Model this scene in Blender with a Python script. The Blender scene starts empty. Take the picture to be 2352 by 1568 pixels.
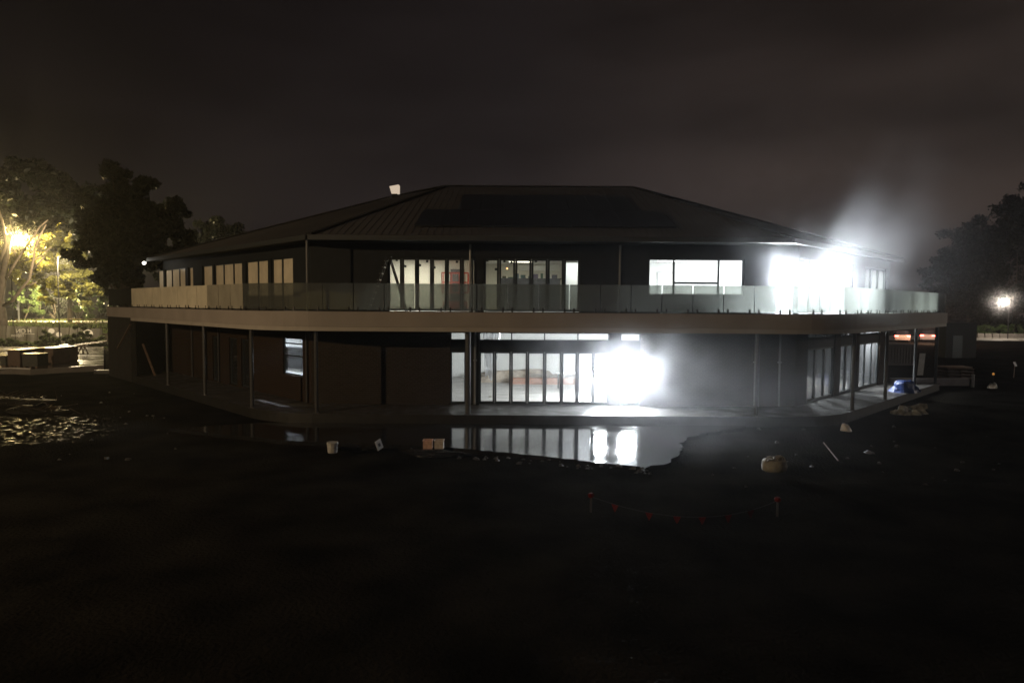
import bpy, math, random
import numpy as np
from mathutils import Vector, Matrix
R = math.radians
scene = bpy.context.scene
C = scene.collection
random.seed(7); rng = np.random.default_rng(7)

# ------------------------------------------------------------------ camera
CAMZ = 4.3
cd = bpy.data.cameras.new('camera'); cam = bpy.data.objects.new('camera', cd); C.objects.link(cam)
cd.sensor_width = 36; cd.lens = 23.0; cd.clip_start = 0.1; cd.clip_end = 1500
CR = Matrix.Rotation(R(90 - 3.2), 3, 'X') @ Matrix.Rotation(R(0.38), 3, 'Z')
cam.matrix_world = Matrix.Translation((0, 0, CAMZ)) @ CR.to_4x4()
scene.camera = cam

# ------------------------------------------------------------------ render / exposure
scene.view_settings.view_transform = 'Standard'
scene.view_settings.look = 'None'
scene.view_settings.exposure = 0; scene.view_settings.gamma = 1
cy = scene.cycles
cy.max_bounces = 7; cy.diffuse_bounces = 3; cy.glossy_bounces = 4; cy.transmission_bounces = 4
cy.transparent_max_bounces = 12; cy.volume_bounces = 0
cy.sample_clamp_indirect = 4.0; cy.sample_clamp_direct = 0
cy.use_denoising = True
cy.caustics_reflective = False; cy.caustics_refractive = False
cy.filter_width = 1.6

# ------------------------------------------------------------------ night sky (clouds lit by the town)
world = bpy.data.worlds.new('World'); scene.world = world; world.use_nodes = True
nt = world.node_tree; nt.nodes.clear()
def N(t, k, **kw):
    n = t.nodes.new(k)
    for a, b in kw.items(): setattr(n, a, b)
    return n
tc = N(nt, 'ShaderNodeTexCoord')
mp = N(nt, 'ShaderNodeMapping'); mp.inputs['Scale'].default_value = (1.0, 1.0, 3.6); mp.inputs['Rotation'].default_value = (0, R(18), 0)
nz = N(nt, 'ShaderNodeTexNoise'); nz.inputs['Scale'].default_value = 1.7; nz.inputs['Detail'].default_value = 4; nz.inputs['Roughness'].default_value = 0.45
nt.links.new(tc.outputs['Generated'], mp.inputs['Vector']); nt.links.new(mp.outputs['Vector'], nz.inputs['Vector'])
sx = N(nt, 'ShaderNodeSeparateXYZ'); nt.links.new(tc.outputs['Generated'], sx.inputs[0])
mr = N(nt, 'ShaderNodeMapRange'); mr.inputs['From Min'].default_value = -0.75; mr.inputs['From Max'].default_value = 0.75
nt.links.new(sx.outputs['X'], mr.inputs['Value'])
cr = N(nt, 'ShaderNodeValToRGB')
cr.color_ramp.elements[0].position = 0.0; cr.color_ramp.elements[0].color = (0.0020, 0.0014, 0.0016, 1)
cr.color_ramp.elements[1].position = 1.0; cr.color_ramp.elements[1].color = (0.0370, 0.0265, 0.0220, 1)
e = cr.color_ramp.elements.new(0.5); e.color = (0.0130, 0.0100, 0.0100, 1)
nt.links.new(mr.outputs[0], cr.inputs[0])
mz = N(nt, 'ShaderNodeMapRange'); mz.inputs['From Min'].default_value = 0.3; mz.inputs['From Max'].default_value = 0.7
mz.inputs['To Min'].default_value = 0.50; mz.inputs['To Max'].default_value = 1.6
nt.links.new(nz.outputs[0], mz.inputs['Value'])
# the cloud base glows a little above the roofs and fades towards the zenith
ml = N(nt, 'ShaderNodeMapRange'); ml.inputs['From Min'].default_value = 0.0; ml.inputs['From Max'].default_value = 0.6
ml.inputs['To Min'].default_value = 1.15; ml.inputs['To Max'].default_value = 0.75
nt.links.new(sx.outputs['Z'], ml.inputs['Value'])
m0 = N(nt, 'ShaderNodeMath', operation='MULTIPLY'); nt.links.new(mz.outputs[0], m0.inputs[0]); nt.links.new(ml.outputs[0], m0.inputs[1])
sky = N(nt, 'ShaderNodeTexSky'); sky.sky_type = 'NISHITA'; sky.sun_disc = False; sky.sun_elevation = R(-9); sky.sun_rotation = R(250)
bg = N(nt, 'ShaderNodeBackground'); wo = N(nt, 'ShaderNodeOutputWorld')
nt.links.new(cr.outputs[0], bg.inputs[0]); nt.links.new(m0.outputs[0], bg.inputs['Strength'])
bg2 = N(nt, 'ShaderNodeBackground'); bg2.inputs['Strength'].default_value = 0.05; nt.links.new(sky.outputs[0], bg2.inputs[0])
ad = N(nt, 'ShaderNodeAddShader'); nt.links.new(bg.outputs[0], ad.inputs[0]); nt.links.new(bg2.outputs[0], ad.inputs[1])
nt.links.new(ad.outputs[0], wo.inputs[0])

HAZE_D, HAZE_G = 0.0003, 0.6

# ------------------------------------------------------------------ camera-ray helpers (measuring only)
F = 1502.7
def ray(px, py):
    v = Vector(((px - 1176) / F, -(py - 784) / F, -1)); return CR @ v
def onz(px, py, z):           # the point of the ground plane z seen at px,py
    d = ray(px, py); t = (z - CAMZ) / d.z; return Vector((d.x * t, d.y * t, z))
def ony(px, py, y):           # the point at depth y
    d = ray(px, py); t = y / d.y; return Vector((d.x * t, y, CAMZ + d.z * t))
def onl(px, py, p, w):        # the point of the vertical plane through p along w
    d = ray(px, py); n = Vector((-w[1], w[0], 0)); t = (n.x * p[0] + n.y * p[1]) / (n.x * d.x + n.y * d.y)
    return Vector((d.x * t, d.y * t, CAMZ + d.z * t))

# ------------------------------------------------------------------ materials
MATS = {}
def mat(name, col, rough=0.7, metal=0.0, noise=0.0, nscale=8.0, bump=0.0, bscale=20.0, spec=0.3, emit=None, es=0.0, coat=0.0, stretch=None, rvar=0.0):
    m = bpy.data.materials.new(name); m.use_nodes = True; t = m.node_tree; b = t.nodes['Principled BSDF']
    b.inputs['Base Color'].default_value = (*col, 1); b.inputs['Roughness'].default_value = rough
    b.inputs['Metallic'].default_value = metal; b.inputs['Specular IOR Level'].default_value = spec
    if coat: b.inputs['Coat Weight'].default_value = coat; b.inputs['Coat Roughness'].default_value = 0.08
    if noise or bump or rvar:
        c = N(t, 'ShaderNodeTexCoord'); mpn = N(t, 'ShaderNodeMapping')
        if stretch: mpn.inputs['Scale'].default_value = stretch
        t.links.new(c.outputs['Object'], mpn.inputs[0])
    if noise or rvar:
        n = N(t, 'ShaderNodeTexNoise'); n.inputs['Scale'].default_value = nscale; n.inputs['Detail'].default_value = 6
        t.links.new(mpn.outputs[0], n.inputs['Vector'])
    if noise:
        r = N(t, 'ShaderNodeValToRGB')
        r.color_ramp.elements[0].position = 0.3; r.color_ramp.elements[1].position = 0.72
        r.color_ramp.elements[0].color = (*[max(0, x * (1 - noise)) for x in col], 1)
        r.color_ramp.elements[1].color = (*[min(1, x * (1 + noise)) for x in col], 1)
        t.links.new(n.outputs[0], r.inputs[0]); t.links.new(r.outputs[0], b.inputs['Base Color'])
    if rvar:
        q = N(t, 'ShaderNodeMapRange'); q.inputs['From Min'].default_value = 0.35; q.inputs['From Max'].default_value = 0.65
        q.inputs['To Min'].default_value = max(0.02, rough - rvar); q.inputs['To Max'].default_value = rough + rvar
        t.links.new(n.outputs[0], q.inputs[0]); t.links.new(q.outputs[0], b.inputs['Roughness'])
    if bump:
        n2 = N(t, 'ShaderNodeTexNoise'); n2.inputs['Scale'].default_value = bscale; n2.inputs['Detail'].default_value = 5
        t.links.new(mpn.outputs[0], n2.inputs['Vector'])
        bp = N(t, 'ShaderNodeBump'); bp.inputs['Strength'].default_value = bump; bp.inputs['Distance'].default_value = 0.05
        t.links.new(n2.outputs[0], bp.inputs['Height']); t.links.new(bp.outputs[0], b.inputs['Normal'])
    if emit:
        b.inputs['Emission Color'].default_value = (*emit, 1); b.inputs['Emission Strength'].default_value = es
    MATS[name] = m; return m

def brick(name, c1, c2, mortar):
    m = bpy.data.materials.new(name); m.use_nodes = True; t = m.node_tree; b = t.nodes['Principled BSDF']
    geo = N(t, 'ShaderNodeNewGeometry'); s = N(t, 'ShaderNodeSeparateXYZ'); t.links.new(geo.outputs['Position'], s.inputs[0])
    # running length along either facade: x - y works for every wing of the plan
    sub = N(t, 'ShaderNodeMath', operation='SUBTRACT'); t.links.new(s.outputs['X'], sub.inputs[0])
    t.links.new(s.outputs['Y'], sub.inputs[1]) if 'wing' in name else sub.inputs.__getitem__(1).__setattr__('default_value', 0.0)
    cb = N(t, 'ShaderNodeCombineXYZ'); t.links.new(sub.outputs[0], cb.inputs[0]); t.links.new(s.outputs['Z'], cb.inputs[1])
    br = N(t, 'ShaderNodeTexBrick'); br.inputs['Scale'].default_value = 1.0
    br.inputs['Brick Width'].default_value = 0.24 * (1.414 if 'wing' in name else 1); br.inputs['Row Height'].default_value = 0.086; br.inputs['Mortar Size'].default_value = 0.009
    br.inputs['Color1'].default_value = (*c1, 1); br.inputs['Color2'].default_value = (*c2, 1); br.inputs['Mortar'].default_value = (*mortar, 1)
    t.links.new(cb.outputs[0], br.inputs['Vector'])
    t.links.new(br.outputs['Color'], b.inputs['Base Color']); b.inputs['Roughness'].default_value = 0.85; b.inputs['Specular IOR Level'].default_value = 0.08
    bp = N(t, 'ShaderNodeBump'); bp.inputs['Strength'].default_value = 0.5; bp.inputs['Distance'].default_value = 0.01; bp.invert = True
    t.links.new(br.outputs['Fac'], bp.inputs['Height']); t.links.new(bp.outputs[0], b.inputs['Normal'])
    MATS[name] = m; return m

def glassy(name, tint, gloss=0.06, diff=0.0, dcol=(0.6, 0.6, 0.55), rough=0.02, streak=False, transl=0.5):
    """thin pane: see-through, a glancing reflection, and a wet or dusty film that scatters"""
    m = bpy.data.materials.new(name); m.use_nodes = True; t = m.node_tree; t.nodes.clear()
    o = N(t, 'ShaderNodeOutputMaterial'); tr = N(t, 'ShaderNodeBsdfTransparent'); tr.inputs[0].default_value = (*tint, 1)
    gl = N(t, 'ShaderNodeBsdfGlossy'); gl.inputs['Roughness'].default_value = rough
    lw = N(t, 'ShaderNodeLayerWeight'); lw.inputs['Blend'].default_value = 0.12
    ma = N(t, 'ShaderNodeMath', operation='MULTIPLY_ADD'); ma.inputs[1].default_value = 0.9; ma.inputs[2].default_value = gloss
    t.links.new(lw.outputs['Fresnel'], ma.inputs[0]); ma.use_clamp = True
    last = tr.outputs[0]
    if diff > 0:
        d1 = N(t, 'ShaderNodeBsdfDiffuse'); d1.inputs[0].default_value = (*dcol, 1)
        d2 = N(t, 'ShaderNodeBsdfTranslucent'); d2.inputs[0].default_value = (*dcol, 1)
        mx = N(t, 'ShaderNodeMixShader'); mx.inputs[0].default_value = transl; t.links.new(d1.outputs[0], mx.inputs[1]); t.links.new(d2.outputs[0], mx.inputs[2])
        m2 = N(t, 'ShaderNodeMixShader'); m2.inputs[0].default_value = diff
        if streak:
            c = N(t, 'ShaderNodeTexCoord'); mpn = N(t, 'ShaderNodeMapping'); mpn.inputs['Scale'].default_value = (0.7, 0.7, 0.5)
            n = N(t, 'ShaderNodeTexNoise'); n.inputs['Scale'].default_value = 1.6; n.inputs['Detail'].default_value = 6; n.inputs['Roughness'].default_value = 0.6
            t.links.new(c.outputs['Object'], mpn.inputs[0]); t.links.new(mpn.outputs[0], n.inputs['Vector'])
            q = N(t, 'ShaderNodeMapRange'); q.inputs['From Min'].default_value = 0.3; q.inputs['From Max'].default_value = 0.7
            q.inputs['To Min'].default_value = diff * 0.78; q.inputs['To Max'].default_value = min(1, diff * 1.15)
            t.links.new(n.outputs[0], q.inputs[0]); t.links.new(q.outputs[0], m2.inputs[0])
        t.links.new(last, m2.inputs[1]); t.links.new(mx.outputs[0], m2.inputs[2]); last = m2.outputs[0]
    m3 = N(t, 'ShaderNodeMixShader'); t.links.new(ma.outputs[0], m3.inputs[0]); t.links.new(last, m3.inputs[1]); t.links.new(gl.outputs[0], m3.inputs[2])
    t.links.new(m3.outputs[0], o.inputs[0]); MATS[name] = m; return m

def emis(name, col, s):
    m = bpy.data.materials.new(name); m.use_nodes = True; t = m.node_tree; t.nodes.clear()
    e = N(t, 'ShaderNodeEmission'); e.inputs[0].default_value = (*col, 1); e.inputs[1].default_value = s
    o = N(t, 'ShaderNodeOutputMaterial'); t.links.new(e.outputs[0], o.inputs[0]); MATS[name] = m; return m

def leafmat(name, col, noise=0.5, rough=0.45):
    m = bpy.data.materials.new(name); m.use_nodes = True; t = m.node_tree; t.nodes.clear()
    o = N(t, 'ShaderNodeOutputMaterial'); p = N(t, 'ShaderNodeBsdfPrincipled'); p.inputs['Roughness'].default_value = rough; p.inputs['Specular IOR Level'].default_value = 0.12
    tl = N(t, 'ShaderNodeBsdfTranslucent'); mx = N(t, 'ShaderNodeMixShader'); mx.inputs[0].default_value = 0.35
    c = N(t, 'ShaderNodeTexCoord'); n = N(t, 'ShaderNodeTexNoise'); n.inputs['Scale'].default_value = 0.9; n.inputs['Detail'].default_value = 3
    t.links.new(c.outputs['Object'], n.inputs['Vector'])
    r = N(t, 'ShaderNodeValToRGB'); r.color_ramp.elements[0].position = 0.3; r.color_ramp.elements[1].position = 0.7
    r.color_ramp.elements[0].color = (*[x * (1 - noise) for x in col], 1); r.color_ramp.elements[1].color = (*[x * (1 + noise) for x in col], 1)
    t.links.new(n.outputs[0], r.inputs[0]); t.links.new(r.outputs[0], p.inputs['Base Color']); t.links.new(r.outputs[0], tl.inputs[0])
    t.links.new(p.outputs[0], mx.inputs[1]); t.links.new(tl.outputs[0], mx.inputs[2]); t.links.new(mx.outputs[0], o.inputs[0])
    MATS[name] = m; return m

render_m = mat('render_coat', (0.27, 0.24, 0.212), 0.8, noise=0.10, nscale=0.8, bump=0.1, bscale=60)
lip_m = mat('fascia_lip', (0.33, 0.30, 0.26), 0.7, noise=0.08, nscale=2)
soffit_m = mat('soffit_board', (0.22, 0.21, 0.20), 0.8, noise=0.08)
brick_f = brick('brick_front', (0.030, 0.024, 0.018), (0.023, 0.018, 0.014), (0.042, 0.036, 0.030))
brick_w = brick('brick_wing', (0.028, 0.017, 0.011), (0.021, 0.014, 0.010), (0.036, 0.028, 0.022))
clad_m = mat('dark_cladding', (0.011, 0.0125, 0.013), 0.75, spec=0.2, noise=0.2, nscale=3)
frame_m = mat('charcoal_aluminium', (0.028, 0.034, 0.036), 0.45, metal=0.3)
steel_m = mat('painted_steel', (0.06, 0.06, 0.06), 0.32, noise=0.1, coat=0.3)
spig_m = mat('black_clamp', (0.015, 0.014, 0.013), 0.4)
wallin_m = mat('plasterboard', (0.66, 0.66, 0.63), 0.9, noise=0.04, nscale=1.5)
wallin_w = mat('warm_plasterboard', (0.62, 0.60, 0.50), 0.9, noise=0.05, nscale=1.2)
ceil_m = mat('ceiling_board', (0.70, 0.70, 0.68), 0.9)
floor_in = mat('dusty_screed', (0.36, 0.35, 0.33), 0.65, noise=0.3, nscale=1.4, stretch=(0.5, 1.6, 1))
dark_in = mat('dark_interior', (0.03, 0.03, 0.03), 0.8)
slab_m = mat('verandah_concrete', (0.065, 0.062, 0.06), 0.45, noise=0.22, nscale=1.2, bump=0.15, bscale=25, rvar=0.15)
pane_m = glassy('window_glass', (0.94, 0.95, 0.94), 0.04, 0.05, (0.8, 0.82, 0.85), 0.02, True, 0.75)
pane_film = glassy('film_covered_glass', (0.30, 0.30, 0.26), 0.03, 0.90, (0.74, 0.67, 0.52), 0.25, True, 0.12)
bal_m = glassy('wet_balustrade_glass', (0.60, 0.625, 0.605), 0.05, 0.27, (0.57, 0.59, 0.57), 0.10, False, 0.8)
bal_film = glassy('film_covered_balustrade', (0.35, 0.35, 0.30), 0.03, 0.92, (0.76, 0.70, 0.54), 0.22, True, 0.12)
bal_clear = glassy('clear_balustrade_glass', (0.50, 0.52, 0.48), 0.05, 0.05, (0.4, 0.4, 0.35), 0.05)
solar_m = mat('solar_cell', (0.008, 0.010, 0.013), 0.45, spec=0.3)
# corrugated steel roof sheet
roof_m = mat('roof_sheet', (0.095, 0.09, 0.088), 0.75, spec=0.1, noise=0.1, nscale=0.6)

# ------------------------------------------------------------------ mesh building
class MB:
    def __init__(s): s.v = []; s.f = []
    def quad(s, a, b, c, d): s.poly([a, b, c, d])
    def poly(s, pts):
        n = len(s.v); s.v += [tuple(p) for p in pts]; s.f.append(tuple(range(n, n + len(pts)))); return s
    def hexa(s, p):        # 8 points: bottom 4 (ccw), top 4
        n = len(s.v); s.v += [tuple(q) for q in p]
        for f in ((3, 2, 1, 0), (4, 5, 6, 7), (0, 1, 5, 4), (1, 2, 6, 5), (2, 3, 7, 6), (3, 0, 4, 7)): s.f.append(tuple(n + i for i in f))
        return s
    def box(s, x0, x1, y0, y1, z0, z1):
        return s.hexa([(x0, y0, z0), (x1, y0, z0), (x1, y1, z0), (x0, y1, z0), (x0, y0, z1), (x1, y0, z1), (x1, y1, z1), (x0, y1, z1)])
    def rbox(s, c, sz, rz=0.0, tilt=0.0):
        M = Matrix.Translation(c) @ Matrix.Rotation(rz, 4, 'Z') @ Matrix.Rotation(tilt, 4, 'X'); a, b, h = sz[0] / 2, sz[1] / 2, sz[2] / 2
        return s.hexa([M @ Vector(q) for q in ((-a, -b, -h), (a, -b, -h), (a, b, -h), (-a, b, -h), (-a, -b, h), (a, -b, h), (a, b, h), (-a, b, h))])
    def bar(s, p, q, w, t=None):      # rectangular bar between two points
        p = Vector(p); q = Vector(q); t = t or w; d = (q - p).normalized()
        up = Vector((0, 0, 1)) if abs(d.z) < 0.9 else Vector((0, 1, 0)); a = d.cross(up).normalized() * w / 2; b = a.cross(d).normalized() * t / 2
        return s.hexa([p - a - b, p + a - b, p + a + b, p - a + b, q - a - b, q + a - b, q + a + b, q - a + b])
    def wallseg(s, p0, p1, z0, z1, th, off=0.0):   # plan segment p0->p1, thickness th to its left (inside)
        p0 = Vector((p0[0], p0[1], 0)); p1 = Vector((p1[0], p1[1], 0)); d = (p1 - p0).normalized(); n = Vector((-d.y, d.x, 0))
        a = p0 + n * off; b = p1 + n * off; c = b + n * th; e = a + n * th
        return s.hexa([(*a.xy, z0), (*b.xy, z0), (*c.xy, z0), (*e.xy, z0), (*a.xy, z1), (*b.xy, z1), (*c.xy, z1), (*e.xy, z1)])
    def tube(s, pts, rad, seg=8, caps=True):
        pts = [Vector(p) for p in pts]; rad = rad if isinstance(rad, (list, tuple)) else [rad] * len(pts); rings = []
        prev = None
        for i, p in enumerate(pts):
            d = (pts[min(i + 1, len(pts) - 1)] - pts[max(i - 1, 0)]).normalized()
            if prev is None: prev = Vector((1, 0, 0)) if abs(d.x) < 0.9 else Vector((0, 1, 0))
            a = (prev - d * prev.dot(d)).normalized(); prev = a; b = d.cross(a); n = len(s.v)
            for k in range(seg):
                th = 2 * math.pi * k / seg; s.v.append(tuple(p + (a * math.cos(th) + b * math.sin(th)) * rad[i]))
            rings.append(n)
        for i in range(len(rings) - 1):
            for k in range(seg):
                k2 = (k + 1) % seg; s.f.append((rings[i] + k, rings[i] + k2, rings[i + 1] + k2, rings[i + 1] + k))
        if caps:
            s.f.append(tuple(rings[0] + k for k in reversed(range(seg)))); s.f.append(tuple(rings[-1] + k for k in range(seg)))
        return s
    def lathe(s, c, prof, seg=16, sx=1, sy=1):
        c = Vector(c); n0 = len(s.v)
        for (r, z) in prof:
            for k in range(seg):
                th = 2 * math.pi * k / seg; s.v.append((c.x + r * sx * math.cos(th), c.y + r * sy * math.sin(th), c.z + z))
        for i in range(len(prof) - 1):
            for k in range(seg):
                k2 = (k + 1) % seg; a = n0 + i * seg; s.f.append((a + k, a + k2, a + seg + k2, a + seg + k))
        s.f.append(tuple(n0 + k for k in reversed(range(seg)))); s.f.append(tuple(n0 + (len(prof) - 1) * seg + k for k in range(seg)))
        return s
    def blob(s, c, r, seed=0, amp=0.25, nu=14, nv=9, flat=True, pw=1.0):   # crumpled closed lump
        rg = np.random.default_rng(seed); c = Vector(c); n0 = len(s.v); K = rg.normal(size=(10, 3)) * 2.2; ph = rg.uniform(0, 6.28, 10)
        for j in range(nv + 1):
            for i in range(nu):
                v = math.pi * j / nv; u = 2 * math.pi * i / nu; d = np.array([math.sin(v) * math.cos(u), math.sin(v) * math.sin(u), math.cos(v)])
                q = 1 + amp * float(np.mean(np.sin(K @ d * 1.5 + ph)) * 2.2)
                x, y, z = d * q; z = max(z, -0.0) if flat else z
                s.v.append((c.x + r[0] * x, c.y + r[1] * y, c.z + r[2] * z))
        for j in range(nv):
            for i in range(nu):
                i2 = (i + 1) % nu; a = n0 + j * nu; s.f.append((a + i, a + nu + i, a + nu + i2, a + i2))
        return s

def wloc(o):
    l = Vector((0, 0, 0))
    while o: l += o.location; o = o.parent
    return l
def link(o, parent=None):
    C.objects.link(o); o.parent = parent; return o
def part(name, mb, m, parent, label=None, smooth=False, kind=None):
    L = wloc(parent) if parent else Vector((0, 0, 0))
    me = bpy.data.meshes.new(name); me.from_pydata([(a - L.x, b - L.y, c - L.z) for a, b, c in mb.v], [], mb.f); me.update()
    for mm in (m if isinstance(m, list) else [m]): me.materials.append(mm)
    if smooth: me.shade_smooth()
    o = bpy.data.objects.new(name, me); link(o, parent)
    if label: o['label'] = label
    if kind: o['kind'] = kind
    return o
def solo(name, mb, m, label=None, cat=None, loc=None, group=None, kind=None, smooth=False):
    v = np.array(mb.v)
    if loc is None:
        loc = (0, 0, 0) if kind == 'structure' else ((v[:, 0].min() + v[:, 0].max()) / 2, (v[:, 1].min() + v[:, 1].max()) / 2, v[:, 2].min())
    me = bpy.data.meshes.new(name); me.from_pydata([tuple(x) for x in (v - np.array(loc))], [], mb.f); me.update()
    for mm in (m if isinstance(m, list) else [m]): me.materials.append(mm)
    if smooth: me.shade_smooth()
    o = bpy.data.objects.new(name, me); o.location = loc; link(o); tag(o, label, cat, group, kind); return o
def tag(o, label=None, cat=None, group=None, kind=None):
    if label: o['label'] = label
    if cat: o['category'] = cat
    if group: o['group'] = group
    if kind: o['kind'] = kind
def thing(name, label, cat, loc=(0, 0, 0), group=None):
    o = bpy.data.objects.new(name, None); o.location = loc; o.empty_display_size = 0.3; link(o); tag(o, label, cat, group); return o
def copy_tree(o, parent=None):
    c = o.copy(); C.objects.link(c); c.parent = parent
    for ch in list(o.children): copy_tree(ch, c)
    return c
def lamp(name, kind, loc, energy, col, parent, size=0.1, sy=None, rot=None, spot=None):
    ld = bpy.data.lights.new(name, kind); ld.energy = energy; ld.color = col
    if kind == 'AREA': ld.size = size; ld.shape = 'RECTANGLE'; ld.size_y = sy or size
    elif kind in ('POINT', 'SPOT'): ld.shadow_soft_size = size
    if kind == 'SPOT': ld.spot_size = spot or R(120); ld.spot_blend = 0.6
    o = bpy.data.objects.new(name, ld); o.location = Vector(loc) - (wloc(parent) if parent else Vector((0, 0, 0)))
    if rot: o.rotation_euler = rot
    link(o, parent); return o
def walled(mb, p0, p1, z0, z1, ops, th):
    """wall p0->p1 with rectangular holes ops = (s0, s1, za, zb)"""
    p0 = Vector((*p0, 0)); p1 = Vector((*p1, 0)); L = (p1 - p0).length; d = (p1 - p0) / L
    ss = sorted({0, L, *[o[0] for o in ops], *[o[1] for o in ops]}); ss = [x for x in ss if 0 <= x <= L]
    for a, b in zip(ss, ss[1:]):
        if b - a < 1e-4: continue
        m = (a + b) / 2; hs = sorted([(o[2], o[3]) for o in ops if o[0] < m < o[1]]); z = z0
        for za, zb in hs:
            if za > z + 1e-3: mb.wallseg((p0 + d * a).xy, (p0 + d * b).xy, z, za, th)
            z = max(z, zb)
        if z1 > z + 1e-3: mb.wallseg((p0 + d * a).xy, (p0 + d * b).xy, z, z1, th)
def window(parent, p0, w, s0, s1, z0, z1, mull=(), trans=(), fw=0.07, depth=0.09, inset=0.08, pm=None, name='window', mulw=0.08, label=None, bottom=0.07):
    """frame with panes; mull = positions along s, trans = heights"""
    p0 = Vector((*p0[:2], 0)); w = Vector((*w[:2], 0)).normalized(); n = Vector((-w.y, w.x, 0))
    def P(s, o=0): return (p0 + w * s + n * (inset + o)).xy
    f = MB()
    f.wallseg(P(s0), P(s0 + fw), z0, z1, depth); f.wallseg(P(s1 - fw), P(s1), z0, z1, depth)
    f.wallseg(P(s0 + fw), P(s1 - fw), z1 - fw, z1, depth, 0.002); f.wallseg(P(s0 + fw), P(s1 - fw), z0, z0 + bottom, depth, 0.002)
    for m in mull: f.wallseg(P(m - mulw / 2), P(m + mulw / 2), z0 + bottom, z1 - fw, depth, -0.002)
    xs = [s0 + fw / 2] + list(mull) + [s1 - fw / 2]
    for t in trans: f.wallseg(P(s0 + fw), P(s1 - fw), t - 0.03, t + 0.03, depth - 0.01, 0.004)
    fo = part(name, f, frame_m, parent, label)
    zs = [z0 + bottom / 2] + list(trans) + [z1 - fw / 2]
    for a, b in zip(xs, xs[1:]):
        for c, e in zip(zs, zs[1:]):
            g = MB(); g.wallseg(P(a + 0.01), P(b - 0.01), c, e, 0.008, depth / 2)
            part('pane', g, pm or pane_m, fo)
    return fo

# ================================================================== GROUND
mud_m = bpy.data.materials.new('site_mud'); mud_m.use_nodes = True; t_ = mud_m.node_tree; t_.nodes.clear()
c_ = N(t_, 'ShaderNodeTexCoord'); o_ = N(t_, 'ShaderNodeOutputMaterial'); d_ = N(t_, 'ShaderNodeBsdfDiffuse'); gl_ = N(t_, 'ShaderNodeBsdfGlossy'); gl_.inputs[0].default_value = (.45, .45, .45, 1); gl_.inputs['Roughness'].default_value = .22
w0 = N(t_, 'ShaderNodeTexNoise'); w0.inputs['Scale'].default_value = 0.7; w0.inputs['Detail'].default_value = 8; t_.links.new(c_.outputs['Object'], w0.inputs['Vector'])
cr_ = N(t_, 'ShaderNodeValToRGB'); cr_.color_ramp.elements[0].position = .3; cr_.color_ramp.elements[0].color = (.005, .0045, .0038, 1); cr_.color_ramp.elements[1].position = .72; cr_.color_ramp.elements[1].color = (.018, .016, .013, 1); t_.links.new(w0.outputs[0], cr_.inputs[0]); t_.links.new(cr_.outputs[0], d_.inputs[0])
w1 = N(t_, 'ShaderNodeTexNoise'); w1.inputs['Scale'].default_value = 3.6; w1.inputs['Detail'].default_value = 9; w1.inputs['Roughness'].default_value = .7; w1.inputs['Distortion'].default_value = .6; t_.links.new(c_.outputs['Object'], w1.inputs['Vector'])
q_ = N(t_, 'ShaderNodeMapRange'); q_.inputs['From Min'].default_value = .55; q_.inputs['From Max'].default_value = .63; q_.inputs['To Max'].default_value = .45; t_.links.new(w1.outputs[0], q_.inputs[0])
# the churned, waterlogged patch beside the left end of the building
g_ = N(t_, 'ShaderNodeTexGradient', gradient_type='SPHERICAL'); g_m = N(t_, 'ShaderNodeMapping'); g_m.inputs['Location'].default_value = (18.8 / 5.0, -22.5 / 4.6, 0); g_m.inputs['Scale'].default_value = (1 / 5.0, 1 / 4.6, 1); t_.links.new(c_.outputs['Object'], g_m.inputs[0]); t_.links.new(g_m.outputs[0], g_.inputs[0])
g_r = N(t_, 'ShaderNodeMapRange'); g_r.inputs['From Max'].default_value = .6; g_r.inputs['To Min'].default_value = .003; t_.links.new(g_.outputs['Fac'], g_r.inputs[0])
g_x = N(t_, 'ShaderNodeMath', operation='MULTIPLY'); t_.links.new(q_.outputs[0], g_x.inputs[0]); t_.links.new(g_r.outputs[0], g_x.inputs[1])
w2 = N(t_, 'ShaderNodeTexNoise'); w2.inputs['Scale'].default_value = 13; w2.inputs['Detail'].default_value = 6; t_.links.new(c_.outputs['Object'], w2.inputs['Vector'])
bp_ = N(t_, 'ShaderNodeBump'); bp_.inputs['Strength'].default_value = 1.0; bp_.inputs['Distance'].default_value = .05; t_.links.new(w2.outputs[0], bp_.inputs['Height']); t_.links.new(bp_.outputs[0], d_.inputs['Normal']); t_.links.new(bp_.outputs[0], gl_.inputs['Normal'])
mx_ = N(t_, 'ShaderNodeMixShader'); t_.links.new(g_x.outputs[0], mx_.inputs[0]); t_.links.new(d_.outputs[0], mx_.inputs[1]); t_.links.new(gl_.outputs[0], mx_.inputs[2]); t_.links.new(mx_.outputs[0], o_.inputs[0])
apron_m = mat('wet_apron_concrete', (0.012, 0.012, 0.0125), 0.08, noise=0.35, nscale=0.7, bump=0.06, bscale=5, rvar=0.06, spec=0.5, stretch=(1, 1, 1))
GZ = -0.3
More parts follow.
